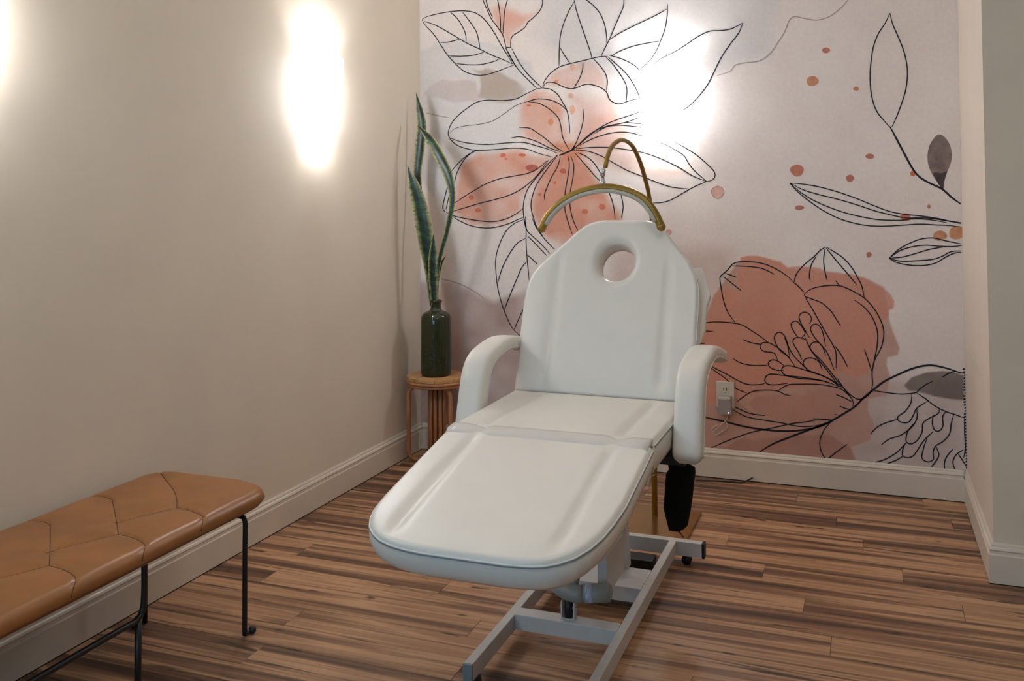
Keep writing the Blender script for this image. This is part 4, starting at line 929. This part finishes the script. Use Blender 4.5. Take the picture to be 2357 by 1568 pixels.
drawing('branch_outline', 'black line-drawn drooping stamens at the lower right', [
 cD((1040,908),(1120,920),(1200,928),(1285,920),(1300,905),(1340,875),(1385,852)), cD((1435,832),(1480,805),(1520,795)), cD((1290,922),(1340,955),(1400,1000),(1460,1030),(1520,1050),(1568,1068)),
 cD((1260,928),(1255,980),(1220,1030),(1180,1060),(1185,1085),(1220,1095),(1250,1085),(1275,1040),(1290,1010),(1358,965)), cD((1178,1075),(1110,1095),(1060,1120),(1020,1160)),
 cD((1290,1010),(1290,1070),(1260,1120),(1200,1165),(1130,1190),(1085,1222)), cD((1420,1008),(1415,1040),(1360,1070),(1325,1100),(1320,1150),(1290,1200),(1255,1218),(1228,1205),(1235,1150),(1270,1100)),
 cD((1385,1050),(1380,1100),(1395,1140),(1425,1140),(1442,1110),(1440,1060),(1458,1030)), cD((1505,1045),(1490,1100),(1480,1160),(1440,1205),(1400,1230),(1385,1265),(1385,1310),(1350,1322),(1320,1300),(1330,1240),(1350,1185)),
 cD((1385,1145),(1330,1200),(1290,1260),(1265,1290),(1230,1298),(1205,1280),(1215,1230),(1230,1210)), cD((1225,1215),(1170,1270),(1100,1310),(1030,1330)), cD((1210,1290),(1165,1315),(1112,1335)), cD((1400,1230),(1418,1280),(1400,1320),(1372,1355)),
 cD((1500,1248),(1465,1290),(1450,1330),(1453,1365)), cD((1560,1252),(1520,1280),(1500,1320),(1510,1368)), cD((1530,1275),(1560,1320),(1578,1350)), cD((1568,1068),(1568,1150),(1572,1240),(1562,1300))])

def spot(c, rx, ry, col, y=-0.0018, name='paint_spot', ring_=None, seed=0):
    rr = random.Random(int(c[0]*13+c[1]*7)); n = 22; ph = rr.random()*6
    pts = [(c[0]+rx*math.cos(2*math.pi*k/n)*(1+0.07*math.sin(3*2*math.pi*k/n+ph)), c[1]+ry*math.sin(2*math.pi*k/n)*(1+0.06*math.cos(2*2*math.pi*k/n+ph))) for k in range(n)]
    P_ = [wallpt(*p) for p in pts]; P_ = [(min(p[0], W-0.001), p[1]) for p in P_]
    key = 'spot_%d_%d_%d' % col
    if key not in MT: MT[key] = mat('watercolour_'+key, col, 0.62, var=0.05, scale=40, spec=0.25)
    o = MB().add([(p[0], y, p[1]) for p in P_]+[(p[0], -0.0012, p[1]) for p in P_], [tuple(range(n))]+[(k, (k+1) % n, n+(k+1) % n, n+k) for k in range(n)], False).obj(name, MT[key], mural)
    if ring_:
        mb = MB(); ribbon(mb, pts, 0.0012, -0.0021, False, True); mb.obj('spot_rim', MT[ring_], o)
S1, S2, S3, S4 = (196, 126, 104), (206, 146, 110), (222, 174, 156), (214, 122, 92)
for (x, y, a, b, c) in ((844,325,26,18,S1), (756,523,39,32,S2), (1038,572,19,14,S2), (1127,1008,28,17,S1), (657,1099,44,37,S1), (998,1150,26,23,S1), (1405,1118,20,18,S4), (672,1339,30,15,S1), (1507,1332,11,14,S1), (1357,1400,35,25,S4), (1577,1520,45,33,S2), (1690,1500,55,44,S2)):
    spot(cC((x, y))[0], a/2.8005, b/2.8005, c)
spot(cD((1011, 118))[0], 6, 6.5, S1)
for (x, y, a, b, c) in ((1083,827,18,25,(226,150,104)), (760,1053,19,14,(214,112,86)), (890,1052,26,10,(214,112,86)), (780,1078,11,6,(214,112,86)), (1220,650,18,18,S3), (1230,455,16,22,S3), (1230,745,18,30,(232,178,146)), (545,1340,18,16,S4), (590,1425,20,14,S4), (1315,1435,21,19,S4), (1433,1402,22,21,S4), (955,1140,42,24,(188,102,86)), (1168,1160,22,18,(196,106,84)), (935,715,14,9,S4), (1120,555,16,14,(230,152,116)), (1010,1320,12,10,S4), (1110,1240,10,12,S4)):
    spot(cA((x, y))[0], a/2.946, b/2.946, c, -0.0017)
spot(cA((2215, 1305))[0], 14.5, 13.5, (222, 178, 162), ring_='spot_196_126_104')
spot(cA((1840, 1042))[0], 14, 8.5, (226, 196, 186), ring_='spot_196_126_104')
spot(cB((1762, 180))[0], 7, 7, (214, 160, 150))
# grey upright leaf print with darker foot
def print_patch(name, pix, m, y=-0.0018, label=None):
    P_ = [wallpt(u, v) for u, v in pix]; P_ = catmull(P_, 0.012, True); P_ = [(min(p[0], W-0.001), p[1]) for p in P_]; n = len(P_)
    return MB().add([(p[0], y, p[1]) for p in P_]+[(p[0], -0.0012, p[1]) for p in P_], [tuple(range(n))]+[(k, (k+1) % n, n+(k+1) % n, n+k) for k in range(n)], False).obj(name, m, mural, label=label)
MT['grey_print'] = mat('grey_watercolour', (132, 116, 110), 0.62, var=0.14, scale=22, spec=0.25)
MT['dark_print'] = mat('dark_grey_watercolour', (78, 68, 68), 0.62, var=0.15, scale=22, spec=0.25)
print_patch('leaf_patch', cC((1572,866),(1540,890),(1510,940),(1498,1000),(1502,1060),(1525,1120),(1560,1175),(1590,1220),(1600,1215),(1605,1170),(1625,1110),(1648,1050),(1655,990),(1640,930),(1610,885)), MT['grey_print'], label='grey watercolour leaf')
print_patch('leaf_foot', cC((1532,1118),(1560,1112),(1590,1118),(1622,1106),(1606,1170),(1600,1218),(1590,1220),(1562,1172)), MT['dark_print'], -0.0020, 'dark grey leaf foot')
# ragged paper edge down the right side and a torn sliver of tape on the return wall
mb = MB(); rr = random.Random(4)
for k in range(34):
    z = 0.14+k*0.0125; a = W-0.006-rr.random()*0.006; mb.add([(a, -0.0024, z), (W-0.002, -0.0024, z+0.002), (W-0.002, -0.0024, z+0.009), (a+0.002, -0.0024, z+0.008)], [(0, 1, 2, 3)], False)
mb.obj('ragged_edge', MT['ink'], mural, label='ragged dark paper edge')
tp = [on_x(u, v, W-0.0006) for u, v in ((2222, 797), (2230, 806), (2262, 858), (2266, 871), (2255, 864), (2227, 816))]
t_ = MB().add(tp+[p+np.array([0.0006, 0, 0]) for p in tp], [tuple(range(6)), tuple(range(6, 12))[::-1]]+[(k, (k+1) % 6, 6+(k+1) % 6, 6+k) for k in range(6)], False).obj('tape_strip', MT['trim'])
t_['label'] = 'sliver of pale tape on the cream wall right of the mural'; t_['category'] = 'tape'
